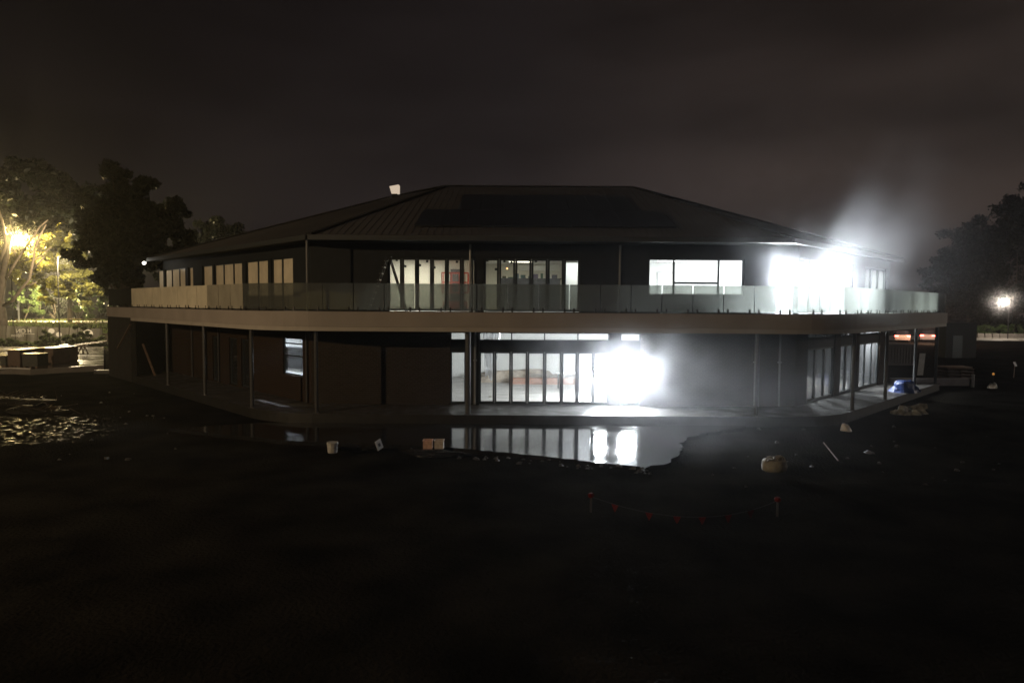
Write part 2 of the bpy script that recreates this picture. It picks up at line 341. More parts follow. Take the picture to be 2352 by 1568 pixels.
def ground():
    xs = np.unique(np.concatenate([np.linspace(-300, -60, 13), np.linspace(-60, 60, 181), np.linspace(60, 300, 13)]))
    ys = np.unique(np.concatenate([np.linspace(-40, 5, 16), np.linspace(5, 60, 150), np.linspace(60, 300, 30)]))
    X, Y = np.meshgrid(xs, ys); Z = np.full_like(X, GZ)
    rg = np.random.default_rng(3)
    for k in range(26):
        f = rg.uniform(0.25, 2.6); th = rg.uniform(0, np.pi); ph = rg.uniform(0, 6.28)
        Z += 0.016 / (f ** 0.9) * np.sin(f * (X * np.cos(th) + Y * np.sin(th)) + ph) * 0.5
    flat = np.clip((np.abs(X - 0) - 30) / 10, 0, 1)
    # ruts crossing the site at the left
    Z += -0.05 * np.exp(-((X + 14 + 0.35 * (Y - 15)) / 0.35) ** 2) - 0.05 * np.exp(-((X + 12.2 + 0.35 * (Y - 15)) / 0.35) ** 2)
    # mounds of spoil near the deck
    Z += 0.22 * np.exp(-(((X + 16) / 3.0) ** 2 + ((Y - 20) / 1.2) ** 2)) + 0.16 * np.exp(-(((X - 17) / 3.0) ** 2 + ((Y - 21) / 1.0) ** 2))
    # under the apron and building the soil stays below the slab
    under = (Y > 17) & (Y < 62) & (np.abs(X) < 60)
    m = ((X > -14) & (X < 16) & (Y > 17.0) & (Y < 55)) | ((X + Y > 14.6) & (Y - X > 11.2) & (Y > 24) & (Y < 60) & (X > -30) & (X < 30))
    Z = np.where(m, GZ - 0.10, Z)
    Z = np.where((Y > 36) & (X < -20) & (Y < 66) & (Z > -0.34), -0.36, Z)
    # rise to the road on the left beyond the hoarding
    rise = 1.75 * np.clip((Y - 74) / 14, 0, 1) * np.clip((-X - 20) / 15, 0, 1); Z += rise
    mb = MB(); nx, ny = len(xs), len(ys); mb.v = [tuple(p) for p in np.stack([X, Y, Z], -1).reshape(-1, 3)]
    mb.f = [(j * nx + i, j * nx + i + 1, (j + 1) * nx + i + 1, (j + 1) * nx + i) for j in range(ny - 1) for i in range(nx - 1)]
    return solo('ground', mb, mud_m, kind='structure', smooth=True)
ground()
# wet concrete apron in front of the verandah; its outer edge runs askew, closer on the right
ap = MB(); A0 = [(-12.5, 23.6), (-9.5, 22.4), (-7.5, 21.6), (-2.2, 20.85), (1.0, 19.6), (3.85, 18.3), (4.6, 18.7), (5.3, 20.3), (5.8, 22.0), (6.8, 23.3), (8.6, 24.4), (9.0, 24.9), (-9.4, 24.9)]
A = []; rj = random.Random(11)
for (xa_, ya_), (xb_, yb_) in zip(A0[:-2], A0[1:-1]):
    kk = max(2, int(math.hypot(xb_ - xa_, yb_ - ya_) / 0.22)); jt = 0.05 if xa_ < 3.8 else 0.12
    for k in range(kk): A.append((xa_ + (xb_ - xa_) * k / kk + rj.uniform(-jt, jt), ya_ + (yb_ - ya_) * k / kk + rj.uniform(-jt, jt)))
A += A0[-2:]
ap.poly([(x, y, GZ + 0.03) for x, y in A])
for (x0, y0), (x1, y1) in zip(A, A[1:] + A[:1]): ap.poly([(x0, y0, GZ - 0.25), (x1, y1, GZ - 0.25), (x1, y1, GZ + 0.03), (x0, y0, GZ + 0.03)])
solo('pavement', ap, apron_m, kind='structure')

# ================================================================== BUILDING
B = thing('pavilion_building', 'long two storey brick pavilion under a hipped metal roof with a glass fronted balcony', 'building', (1.5, 28, 0))
WL, WR = (-8.6, 28.0), (12.2, 28.0)          # wall corners
dl, dr = Vector((-0.7071, 0.7071, 0)), Vector((0.7071, 0.7071, 0))
WLE = (WL[0] + dl.x * 19.0, WL[1] + dl.y * 19.0); WRE = (WR[0] + dr.x * 12.9, WR[1] + dr.y * 12.9)
def s_front(px, py): return onl(px, py, WL, (1, 0)).x - WL[0]
def s_right(px, py):
    p = onl(px, py, WR, dr); return (Vector(p.xy) - Vector(WR)).length * (1 if p.x > WR[0] else -1)
def s_left(px, py):           # measured from the far end towards the corner
    p = onl(px, py, WL, dl); return 19.0 - (Vector(p.xy) - Vector(WL)).length
DT = 4.0                                   # deck level
# ---- ground floor front wall
zt0, zt1, zd = 2.77, 3.08, 2.29
g = lambda X: (1400 + X * 0.52721) * 0.6125
sl0, sl1 = s_front(g(548), 850), s_front(g(656), 850)
d0, d1 = s_front(g(752), 850), s_front(g(1676), 850)
e0, e1 = s_front(g(1756), 850), s_front(g(1900), 850)
fw = MB()
walled(fw, WL, WR, 0, 3.25, [(sl0, sl1, 0.0, 3.12), (d0, e1, 0.0, 3.12)], 0.25)
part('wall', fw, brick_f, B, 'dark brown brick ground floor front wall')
ld = MB()
ld.wallseg((WL[0] + sl0, 28.05), (WL[0] + sl1, 28.05), zd, zt0, 0.15); ld.wallseg((WL[0] + d0, 28.05), (WL[0] + e1, 28.05), zd, zt0, 0.15)
ld.wallseg((WL[0] + d1, 28.04), (WL[0] + e0, 28.04), 0, zd, 0.17); ld.wallseg((WL[0] + d1, 28.04), (WL[0] + e0, 28.04), zt0, 3.12, 0.17)
part('lintel', ld, clad_m, B)
tpx = [g(984), g(1219), g(1457)]
window(B, WL, (1, 0), sl0, sl1, zt0, 3.12, fw=0.04, name='transom_window', bottom=0.04)
window(B, WL, (1, 0), d0, d1, zt0, 3.12, mull=[s_front(p, 774) for p in tpx], fw=0.04, mulw=0.05, name='transom_window', bottom=0.04)
window(B, WL, (1, 0), e0, e1, zt0, 3.12, fw=0.05, name='transom_window', bottom=0.04)
window(B, WL, (1, 0), sl0, sl1, 0.03, zd, fw=0.06, name='window', bottom=0.09)
# folding doors: one door per leaf
edges = [g(752), g(862), g(979), g(1096), g(1219), g(1340), g(1452), g(1567), g(1676)]
for i, (a, b) in enumerate(zip(edges, edges[1:])):
    sa, sb = s_front(a, 850), s_front(b, 850)
    dd = window(B, WL, (1, 0), sa + 0.004, sb - 0.004, 0.03, zd, fw=0.075, name='door', bottom=0.11)
    if i in (0, 3, 4):
        h = MB(); x = WL[0] + (sb if i != 4 else sa) + (-0.04 if i != 4 else 0.04); h.bar((x, 28.045, 0.75), (x, 28.045, 1.35), 0.025); h.bar((x, 28.08, 0.8), (x, 28.045, 0.8), 0.02); h.bar((x, 28.08, 1.3), (x, 28.045, 1.3), 0.02)
        part('door_handle', h, steel_m, dd)
dd = window(B, WL, (1, 0), e0, e1, 0.03, zd, fw=0.08, name='door', bottom=0.11)
# pier left of the doors with a downpipe each side
pr = MB(); pr.box(WL[0] + sl1, WL[0] + d0, 27.9, 28.2, 0, 3.25); part('pier', pr, clad_m, B)
for px in (g(668 + 55), 1734, 1790):
    x = ony(px, 850, 27.85).x; m = MB(); m.tube([(x, 27.84, 0.02), (x, 27.84, 3.24)], 0.045, 8); m.box(x - 0.07, x + 0.07, 27.78, 27.9, 1.9, 1.95)
    part('downpipe', m, mat('white_pipe_paint', (0.16, 0.16, 0.155), 0.35) if 'white_pipe_paint' not in MATS else MATS['white_pipe_paint'], B, smooth=False)

# ---- ground floor left wing
lp = lambda X, Y: ((380 + X * 0.38265) * 0.6125, (1100 + Y * 0.38265) * 0.6125)
wins = [(1088, 1158, 0.05, 2.5), (1252, 1330, 0.05, 2.5), (1368, 1445, 0.05, 2.5)]
ops = []
for a, b, z0, z1 in wins: ops.append((s_left(*lp(a, 600)), s_left(*lp(b, 600)), z0, z1))
wa, wb = s_left(*lp(1778, 600)), s_left(*lp(1972, 600))
zw1 = onl(*lp(1870, 430), WL, dl).z; zw0 = onl(*lp(1870, 802), WL, dl).z
ops.append((wa, wb, zw0, zw1)); ra, rb = s_left(*lp(430, 600)), s_left(*lp(640, 600)); ops.append((ra, rb, 0.0, 2.9))
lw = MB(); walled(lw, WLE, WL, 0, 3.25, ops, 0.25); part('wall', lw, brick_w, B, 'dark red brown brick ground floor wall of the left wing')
for o in ops[:3]: window(B, WLE, (0.7071, -0.7071), o[0], o[1], o[2], o[3], name='door', fw=0.07, bottom=0.1, label='dark narrow glazed door on the left wing')
wo_ = window(B, WLE, (0.7071, -0.7071), wa, wb, zw0, zw1, trans=[onl(*lp(1870, 612), WL, dl).z, onl(*lp(1870, 492), WL, dl).z], name='window', label='lit sash window on the left wing')
bl_ = MB(); q0 = Vector(WLE) + Vector((0.7071, -0.7071)) * (wa + 0.06); q1 = Vector(WLE) + Vector((0.7071, -0.7071)) * (wb - 0.06); bl_.wallseg(q0, q1, zw0 + .25, zw1 - .42, 0.004, 0.22)
part('blind', bl_, glassy('roller_blind', (.1, .1, .1), 0.0, 0.95, (.78, .80, .84), .5, False, .75), wo_)
# pier and downpipes on the left wing
for px in (905, 1165, 2028):
    p = onl(*lp(px, 700), WL, dl); m = MB(); n = Vector((-0.7071, -0.7071, 0)) * 0.08; m.tube([(p.x + n.x, p.y + n.y, 0.02), (p.x + n.x, p.y + n.y, 3.24)], 0.045, 8)
    part('downpipe', m, steel_m, B)
# ---- ground floor right wing
rp = lambda X, Y: ((2640 + X * 0.5102) * 0.6125, (1100 + Y * 0.5102) * 0.6125)
a0, a1 = s_right(*rp(758, 600)), s_right(*rp(958, 600)); b0, b1 = s_right(*rp(1000, 600)), s_right(*rp(1100, 560)); c0, c1 = s_right(*rp(1140, 560)), s_right(*rp(1285, 560))
rw = MB(); walled(rw, WR, WRE, 0, 3.25, [(a0, a1, 0, 3.12), (b0, b1, 0, 3.12), (c0, c1, 0, 3.12)], 0.25)
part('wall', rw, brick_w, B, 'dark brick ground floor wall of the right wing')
for (u0, u1, n_) in ((a0, a1, 3), (b0, b1, 2), (c0, c1, 3)):
    l2 = MB(); q0 = Vector(WR) + Vector(dr.xy) * u0; q1 = Vector(WR) + Vector(dr.xy) * u1; l2.wallseg(q0, q1, 2.42, 2.86, 0.15, 0.05); part('lintel', l2, clad_m, B)
    ms = [u0 + (u1 - u0) * k / n_ for k in range(1, n_)]
    window(B, WR, dr, u0, u1, 2.86, 3.12, mull=ms, fw=0.04, mulw=0.07, name='transom_window', bottom=0.04)
    for k in range(n_):
        window(B, WR, dr, u0 + (u1 - u0) * k / n_ + 0.004, u0 + (u1 - u0) * (k + 1) / n_ - 0.004, 0.03, 2.42, fw=0.07, name='door', bottom=0.1)

# ---- upper storey walls
UZ1 = 7.0
q4 = lambda X, Y: (857.5 + X * 0.21875, 575.75 + Y * 0.21875)
u1a, u1b = s_front(*q4(150, 200)), s_front(*q4(1078, 200)); u2a, u2b = s_front(*q4(1160, 200)), s_front(*q4(2172, 200))
u3a, u3b = s_front(1490, 620), s_front(1710, 620); u4a = s_front(1783, 620)
ztop = 6.27; ztop3 = onl(1600, 594, WL, (1, 0)).z
uf = MB(); walled(uf, WL, WR, DT - 0.05, UZ1, [(u1a, u1b, DT, ztop), (u2a, u2b, DT, ztop), (u3a, u3b, 4.75, ztop3), (u4a, 21.3, DT, ztop)], 0.25)
part('wall', uf, clad_m, B, 'dark clad upper storey front wall')
m1 = [s_front(*q4(x, 200)) for x in (298, 455, 613, 770, 927, 1028)]; m2 = [s_front(*q4(x, 200)) for x in (1320, 1490, 1660, 1832, 2003)]
def leaves(edges, z0, z1, p0=WL, w=(1, 0), nm='door', bot=0.1, fwid=0.085, pm=None):
    out = []
    for a, b in zip(edges, edges[1:]): out.append(window(B, p0, w, a + 0.004, b - 0.004, z0, z1, fw=fwid, name=nm, bottom=bot, pm=pm))
    return out
L1 = leaves([u1a] + m1 + [u1b], DT + 0.02, ztop); L2 = leaves([u2a] + m2 + [u2b], DT + 0.02, ztop)
stk = mat('blue_tape', (0.02, 0.025, 0.03), 0.6)
for X, Y, i in ((245, 98, 0), (335, 163, 1), (490, 152, 2), (565, 112, 2), (642, 177, 3), (877, 117, 4), (1197, 102, 6), (1287, 195, 6), (1376, 110, 7), (1450, 123, 7), (1708, 108, 9)):
    p = onl(*q4(X, Y), (0, 28.1), (1, 0)); m = MB(); m.rbox((p.x, 28.11, p.z), (0.10, 0.004, 0.10), 0, 0)
    part('sticker', m, stk, (L1 + L2)[i] if i < 7 else L2[i - 6])
s3 = [s_front(1549, 620), s_front(1652, 620)]
w3 = window(B, WL, (1, 0), u3a, u3b, 4.75, ztop3, mull=s3, fw=0.06, mulw=0.07, name='window', label='wide three light window of the brightly lit room')
tb = MB(); zb_ = onl(1600, 649, WL, (1, 0)).z; tb.box(WL[0] + s3[0], WL[0] + s3[1], 28.07, 28.16, zb_ - 0.06, zb_ + 0.03); part('glazing_bar', tb, frame_m, w3)
window(B, WL, (1, 0), u4a, 21.3, DT + 0.02, ztop, name='door', fw=0.06)
# right wing upper
r5 = lambda X, Y: ((2200 + X * 0.69728) * 0.6125, (560 + Y * 0.69728) * 0.6125)
t1 = s_right(*r5(1436, 680)); t2a, t2b = s_right(*r5(1498, 690)), s_right(*r5(1612, 690)); zr = 6.40
ur = MB(); walled(ur, WR, WRE, DT - 0.05, UZ1, [(0.12, t1, DT, zr), (t2a, t2b, DT, zr)], 0.25); part('wall', ur, clad_m, B, 'dark clad upper storey wall of the right wing')
leaves([0.12 + (t1 - 0.12) * k / 5 for k in range(6)], DT + 0.02, zr, WR, dr, fwid=0.06)
leaves([t2a + (t2b - t2a) * k / 3 for k in range(4)], DT + 0.02, zr, WR, dr, fwid=0.09)
# left wing upper: panes still under protective film
r2 = lambda X, Y: ((380 + X * 0.38265) * 0.6125, (840 + Y * 0.38265) * 0.6125)
SL = lambda X: s_left(*r2(X, 450))
groups = [[545, 608, 677, 750, 820], [848, 897], [985, 1085], [1100, 1183, 1280, 1378], [1412, 1520, 1632], [1662, 1757, 1877]]
ops = [(SL(gp[0]), SL(gp[-1]), DT, 6.35) for gp in groups]
ul = MB(); walled(ul, WLE, WL, DT - 0.05, UZ1, ops, 0.25); part('wall', ul, clad_m, B, 'dark clad upper storey wall of the left wing')
for gp in groups: leaves([SL(x) for x in gp], DT + 0.02, 6.35, WLE, (0.7071, -0.7071), nm='window', fwid=0.045, pm=pane_film)
# gable returns and back walls close the shell
bk = MB(); BE = [(WRE[0], WRE[1]), (WRE[0] - 11, WRE[1] + 11), (WLE[0] + 13.5, WLE[1] + 13.5), (WLE[0], WLE[1])]
for a, b in zip(BE, BE[1:]): bk.wallseg(a, b, 0, UZ1, 0.25)
part('wall', bk, clad_m, B, 'rear and end walls')
# ---- floors, ceilings, inner partitions
def ring(z0, z1, name, m, inset=0.26):
    mb = MB(); pts = [(WL[0] + 0.1, WL[1] + inset), (WR[0] - 0.1, WR[1] + inset), (WRE[0] - 0.45, WRE[1] + 0.05), (WRE[0] - 10.9, WRE[1] + 10.2), (WLE[0] + 13.3, WLE[1] + 12.9), (WLE[0] + 0.45, WLE[1] + 0.05)]
    n = len(pts); mb.poly([(x, y, z1) for x, y in pts]); mb.poly([(x, y, z0) for x, y in reversed(pts)])
    for i in range(n): a, b = pts[i], pts[(i + 1) % n]; mb.poly([(*a, z0), (*b, z0), (*b, z1), (*a, z1)])
    return part(name, mb, m, B)
ring(-0.05, 0.012, 'floor', floor_in); ring(3.16, DT - 0.02, 'ceiling', ceil_m); ring(6.5, 6.6, 'ceiling', ceil_m)
def pw(x0, x1, y0, y1, z0, z1, m, lab=None):
    mb = MB(); mb.box(x0, x1, y0, y1, z0, z1); return part('inner_wall', mb, m, B, lab)
# ground hall
pw(-3.9, 8.8, 38.6, 38.75, 0.012, 3.16, wallin_m); pw(-4.05, -3.9, 28.3, 38.75, 0.012, 3.16, wallin_m); pw(8.8, 8.95, 28.3, 38.75, 0.012, 3.16, wallin_m)
# ground right room
pw(9.2, 9.35, 28.3, 44, 0.012, 3.16, wallin_m); pw(9.35, 18.0, 40.0, 40.15, 0.012, 3.16, wallin_m)
# small lit room behind the sash window of the left wing
pw(-10.6, -4.2, 33.4, 33.5, 0.012, 3.16, wallin_m); pw(-4.3, -4.2, 28.3, 33.4, 0.012, 3.16, wallin_m); pw(-12.0, -10.6, 33.4, 33.5, 0.012, 3.16, wallin_m); pw(-12.1, -12.0, 31.8, 33.5, 0.012, 3.16, wallin_m)
# upper rooms
pw(-8.4, -1.55, 31.4, 31.5, DT, 6.5, wallin_w); pw(-1.6, -1.48, 28.3, 36, DT, 6.5, wallin_w); pw(-8.5, -8.4, 28.8, 31.5, DT, 6.5, wallin_w)
pw(-1.45, 3.6, 35.5, 35.6, DT, 6.5, wallin_w); pw(3.5, 3.62, 30.2, 35.5, DT, 6.5, wallin_m)
pw(3.62, 16.0, 34.0, 34.1, DT, 6.5, wallin_m)
dk = MB(); dk.box(-2.95, -2.3, 31.33, 31.398, DT, 5.98); part('inner_door', dk, mat('grey_door', (0.10, 0.09, 0.085), 0.6), B)
dk = MB(); x_ = ony(1510, 625, 33.9).x; 
for q in ((x_, x_ + 0.05, 4, 6.05), (x_ + 0.88, x_ + 0.93, 4, 6.05), (x_ + 0.05, x_ + 0.88, 6.0, 6.05)): dk.box(q[0], q[1], 33.93, 33.998, q[2], q[3])
part('inner_door', dk, mat('door_trim', (0.3, 0.3, 0.3), 0.6), B)

# ---- balcony deck
def arc_path():
    """plan of the deck edge, left end -> right end, corners rounded"""
    P0, P1, P2, P3 = Vector((-25.4, 41.0)), Vector((-9.5, 25.1)), Vector((12.7, 25.1)), Vector((24.6, 37.0))
    out = [P0]
    for a, c, b in ((P0, P1, P2), (P1, P2, P3)):
        T = 2.2; s = c + (a - c).normalized() * T; e_ = c + (b - c).normalized() * T
        for k in range(9): t = k / 8; out.append(s * (1 - t) ** 2 + c * 2 * t * (1 - t) + e_ * t * t)
    out.append(P3); return out
DP = arc_path()
def offs(path, d):
    out = []
    for i, p in enumerate(path):
        a = path[max(0, i - 1)]; b = path[min(len(path) - 1, i + 1)]; t = (b - a).normalized(); out.append(p + Vector((-t.y, t.x)) * d)
    return out
def band(mb, po, pi, z0, z1):
    for i in range(len(po) - 1):
        a, b, c, e_ = po[i], po[i + 1], pi[i + 1], pi[i]
        mb.quad((*a, z0), (*b, z0), (*b, z1), (*a, z1)); mb.quad((*e_, z1), (*c, z1), (*c, z0), (*e_, z0)); mb.quad((*a, z1), (*b, z1), (*c, z1), (*e_, z1)); mb.quad((*e_, z0), (*c, z0), (*b, z0), (*a, z0))
    for i in (0, -1): a, b = po[i], pi[i]; mb.quad((*a, z0), (*b, z0), (*b, z1), (*a, z1))
bf = MB(); band(bf, DP, offs(DP, 0.2), 3.42, DT); fas = part('fascia', bf, render_m, B, 'beige rendered balcony edge')
# the lower lip stops where the end wall of the left wing begins
cut = [p for p in DP]; cut[0] = Vector((-21.9, 37.5))
bl = MB(); band(bl, offs(cut, 0.03), offs(cut, 0.22), 3.25, 3.415); part('fascia_lip', bl, lip_m, fas)
sf = MB(); inner = [Vector((WLE[0], WLE[1])), Vector(WL), Vector(WR), Vector(WRE)]
oi = offs(DP, 0.21); 
poly = [(*p, 3.30) for p in oi] + [(*p, 3.30) for p in reversed(inner)]
sf.poly(list(reversed(poly)))
part('soffit', sf, soffit_m, B)
dk = MB(); dk.poly([(*p, DT - 0.01) for p in oi] + [(*p, DT - 0.01) for p in reversed(inner)]); part('balcony_floor', dk, mat('deck_membrane', (0.12, 0.125, 0.12), 0.35, noise=0.2, nscale=2, rvar=0.1), B)
# end walls of the deck, under the left end
ew = MB(); ew.wallseg((-25.38, 40.98), (-21.95, 37.55), -0.3, 3.418, 0.25, 0.03); ew.wallseg((-22.6, 43.4), (-25.2, 41.2), -0.3, 3.418, 0.2)
part('wall', ew, mat('dark_block', (0.024, 0.022, 0.020), 0.85, spec=0.1, noise=0.2, nscale=2), B, 'dark solid end wall under the left end of the balcony')
# verandah slab
vs = MB(); vo = offs(DP, 0.25); pin = [(x, y) for x, y in [(WLE[0] + .05, WLE[1] + .05), (WL[0], WL[1] + .03), (WR[0], WR[1] + .03), (WRE[0] - .05, WRE[1] + .05)]]
vo[0] = Vector((-22.2, 38.2)); vs.poly([(*p, 0.0) for p in vo] + [(*p, 0.0) for p in reversed(pin)])
part('verandah_floor', vs, slab_m, B)
vs = MB()
for a, b in zip(vo, vo[1:]): vs.quad((*a, -0.4), (*b, -0.4), (*b, 0), (*a, 0))
part('slab_edge', vs, mat('darkened_edge', (0.012, 0.011, 0.009), 0.6, noise=0.4, nscale=3), B)  # edge face coloured dark, as if no lamplight reached it
# columns
colp = [(-21.87, 37.97), (-18.0, 34.1), (-14.36, 30.46), (-10.7, 26.8), (-7.7, 25.65), None, (9.65, 25.6), None, (17.4, 30.3), (20.96, 33.9), (24.0, 36.9)]
colx = [None, ony(1075, 850, 25.6).x, None]
colp[5] = (colx[1], 25.6); colp[7] = (14.26, 27.2)
for i, (x, y) in enumerate(colp):
    m = MB(); m.tube([(x, y, 0.0), (x, y, 3.3)], 0.075 if i != 5 else 0.11, 14); m.box(x - 0.13, x + 0.13, y - 0.13, y + 0.13, 0.0, 0.02)
    part('column', m, steel_m, B, smooth=False)
# ---- glass balustrade: one panel after another, two clamps each
segs = [(DP[0] + Vector((0.08, 0.02)), Vector((-21.9, 37.5)), 4, 'clear'), (Vector((-21.9, 37.5)), DP[1], 12, 'film')]
def panel(a, b, m, k):
    d = (b - a).normalized(); n = Vector((-d.y, d.x)); a2 = a + d * 0.018 + n * 0.10; b2 = b - d * 0.018 + n * 0.10
    g_ = MB(); g_.wallseg(a2, b2, DT + 0.07, DT + 1.09, 0.014)
    o = part('glass_panel', g_, m, B)
    L = (b2 - a2).length
    for t in (0.14, 0.86):
        s_ = MB(); p = a2 + d * L * t; s_.rbox((p.x + n.x * 0.007, p.y + n.y * 0.007, DT + 0.09), (0.06, 0.05, 0.18), math.atan2(d.y, d.x))
        part('clamp', s_, spig_m, o)
def run(pts, n, m):
    """n equal panels along a polyline"""
    cum = [0]
    for a, b in zip(pts, pts[1:]): cum.append(cum[-1] + (b - a).length)
    def at(s):
        for i in range(len(pts) - 1):
            if s <= cum[i + 1] + 1e-9: return pts[i].lerp(pts[i + 1], (s - cum[i]) / (cum[i + 1] - cum[i]))
        return pts[-1]
    for k in range(n): panel(at(cum[-1] * k / n), at(cum[-1] * (k + 1) / n), m, k)
run([DP[0] + Vector((0.05, -0.05)), Vector((-21.9, 37.5))], 4, bal_clear)
bal_mid = glassy('partly_filmed_balustrade', (0.45, 0.46, 0.42), 0.04, 0.62, (0.66, 0.62, 0.50), 0.15, True, 0.3)
J_ = Vector((-21.9, 37.5)).lerp(DP[1], 9 / 12)
run([Vector((-21.9, 37.5)), J_], 9, bal_film)
run([J_, DP[1]], 3, bal_mid)
run(DP[1:10], 3, bal_m)
run([DP[9], DP[10]], 15, bal_m)
run(DP[10:19], 3, bal_m)
run([DP[18], DP[19]], 12, bal_m)
bt = MB(); band(bt, offs(DP, 0.06), offs(DP, 0.16), DT, DT + 0.03); part('balustrade_channel', bt, spig_m, B)
# short return of the balustrade at the right end
panel(Vector((24.55, 37.1)), Vector((23.6, 38.0)), bal_m, 0)

# ---- roof
ze, zr_ = 7.03, 10.85
E0, E1, E2, E3 = (-22.45, 40.6), (-8.15, 26.3), (11.1, 26.3), (22.05, 37.25)
Ra, Rb, Rc = (-7.45, 40.6), (-3.76, 36.9), (6.71, 36.9)
G0, G3 = (E0[0] + 15, E0[1] + 15), (E3[0] - 15, E3[1] + 15)
rf = MB(); P3 = lambda p, z: (p[0], p[1], z)
faces = [[(E1, ze), (E2, ze), (Rc, zr_), (Rb, zr_)], [(E0, ze), (E1, ze), (Rb, zr_), (Ra, zr_)], [(E2, ze), (E3, ze), (Rc, zr_)], [(E3, ze), (G3, ze), (Rc, zr_)], [(G0, ze), (E0, ze), (Ra, zr_)], [(G3, ze), (G0, ze), (Ra, zr_), (Rb, zr_), (Rc, zr_)]]
for f in faces:
    rf.poly([P3(p, z) for p, z in f]); rf.poly([P3(p, z - 0.12) for p, z in reversed(f)])
EE = [E0, E1, E2, E3, G3, G0]
for a, b in zip(EE, EE[1:] + EE[:1]): rf.quad(P3(a, ze - 0.12), P3(b, ze - 0.12), P3(b, ze), P3(a, ze))
roof = part('roof', rf, roof_m, B)
rbm = MB()       # standing ribs of the sheets
sl = (zr_ - ze) / 10.6
for k in range(64):
    x = E1[0] + 0.15 + k * 0.3
    if x > E2[0]: break
    run_ = min(10.5, (x - E1[0]) / 0.414, (E2[0] - x) / 0.414)
    if run_ > 0.3: rbm.bar((x, 26.3, ze + 0.015), (x, 26.3 + run_, ze + 0.005 + run_ * sl), 0.012, 0.012)
wl_ = Vector((-0.7071, 0.7071)); nl_ = Vector((0.7071, 0.7071)); LL = (Vector(E0) - Vector(E1)).length
for k in range(66):
    s = 0.15 + k * 0.3
    if s > LL: break
    run_ = min(10.5, s / 0.414, (LL - s)); p = Vector(E1) + wl_ * s
    if run_ > 0.3: q = p + nl_ * run_; rbm.bar((*p, ze + 0.015), (*q, ze + 0.005 + run_ * sl), 0.012, 0.012)
part('roof_rib', rbm, roof_m, roof)
hp = MB()
for a, b in ((E1, Rb), (E2, Rc), (E0, Ra), (E3, Rc)): hp.bar(P3(a, ze + 0.05), P3(b, zr_ + 0.05), 0.28, 0.04)
hp.bar(P3(Rb, zr_ + 0.05), P3(Rc, zr_ + 0.05), 0.28, 0.04); hp.bar(P3(Rb, zr_ + 0.05), P3(Ra, zr_ + 0.05), 0.28, 0.04)
part('ridge_cap', hp, mat('ridge_flashing', (0.03, 0.03, 0.03), 0.8, spec=.1), roof)
gt = MB()
for a, b in ((E0, E1), (E1, E2), (E2, E3)):
    gt.wallseg(a, b, ze - 0.2, ze - 0.005, 0.14, -0.15)
part('gutter', gt, mat('gutter_steel', (0.03, 0.032, 0.032), 0.6), roof)
us = MB(); us.poly([P3(E0, ze - 0.14), P3(WLE, ze - 0.14), P3(WL, ze - 0.14), P3(E1, ze - 0.14)]); us.poly([P3(E1, ze - 0.14), P3(WL, ze - 0.14), P3(WR, ze - 0.14), P3(E2, ze - 0.14)]); us.poly([P3(E2, ze - 0.14), P3(WR, ze - 0.14), P3(WRE, ze - 0.14), P3(E3, ze - 0.14)])
part('eaves_soffit', us, clad_m, roof)
# solar panels: two stepped rows on the front slope
def roofp(px, py):       # the point of the front roof plane under a pixel
    d = ray(px, py); t = (ze + sl * (0 - 26.3) - CAMZ) / (d.z - sl * d.y); return Vector((d.x * t, d.y * t, CAMZ + d.z * t))
def sol_row(x0, x1, y0, y1, n, rows):
    for r_ in range(rows):
        for k in range(n):
            a = x0 + (x1 - x0) * k / n + 0.012; b = x0 + (x1 - x0) * (k + 1) / n - 0.012; c = y0 + (y1 - y0) * r_ / rows + 0.012; e_ = y0 + (y1 - y0) * (r_ + 1) / rows - 0.012
            zz = lambda y: ze + (y - 26.3) * sl + 0.12
            m = MB(); m.hexa([(a, c, zz(c) - 0.04), (b, c, zz(c) - 0.04), (b, e_, zz(e_) - 0.04), (a, e_, zz(e_) - 0.04), (a, c, zz(c)), (b, c, zz(c)), (b, e_, zz(e_)), (a, e_, zz(e_))])
            part('solar_panel', m, solar_m, roof)
ya, yb, yc = roofp(1250, 526).y, roofp(1250, 488).y, roofp(1250, 453).y
sol_row(roofp(950, 526).x, roofp(1552, 526).x, ya, yb, 10, 1)
sol_row(roofp(1050, 488).x, roofp(1462, 488).x, yb, yc, 8, 1)
# upper downpipes
for px, py, yy in ((708, 600, None), (1080, 600, 27.9), (1424, 600, 27.9)):
    if yy is None: p = Vector((E1[0] - 0.1, E1[1] + 0.1, 0))
    else: p = ony(px, py, yy); p.z = 0
    m = MB(); m.tube([(p.x, p.y, DT), (p.x, p.y, ze - 0.18)], 0.045, 8); part('downpipe', m, MATS['white_pipe_paint'], B)

# ================================================================== LIGHTS INSIDE
def batten(x, y, z, L, col, P, lab, ang=0.0, w=0.12, es=10, fill=0):
    t = thing('ceiling_light', lab, 'light', (x, y, z), None)
    b = MB(); b.rbox((x, y, z), (L, w, 0.05), ang); part('housing', b, ceil_m, t)
    d = MB(); d.rbox((x, y, z - 0.035), (L - 0.06, w - 0.02, 0.016), ang); part('diffuser', d, emis('lamp_glow_' + str(len(MATS)), col, es), t)
    lamp('lamp_light', 'AREA', (x, y, z - 0.05), P, col, t, L, w, (0, 0, ang))
    if fill: lamp('added_fill', 'POINT', (x, y, z - 0.3), fill, col, t, 0.2)  # extra point light, added where a batten must reach the kerb
    return t
batten(-4.6, 29.6, 6.45, 1.2, (1.0, 0.95, 0.82), 150, 'dim batten light on the ceiling behind the tall upper doors beside the step ladder')
batten(0.4, 32.5, 6.45, 1.2, (1.0, 0.94, 0.78), 95, 'dim batten light on the ceiling over the upper kitchen')
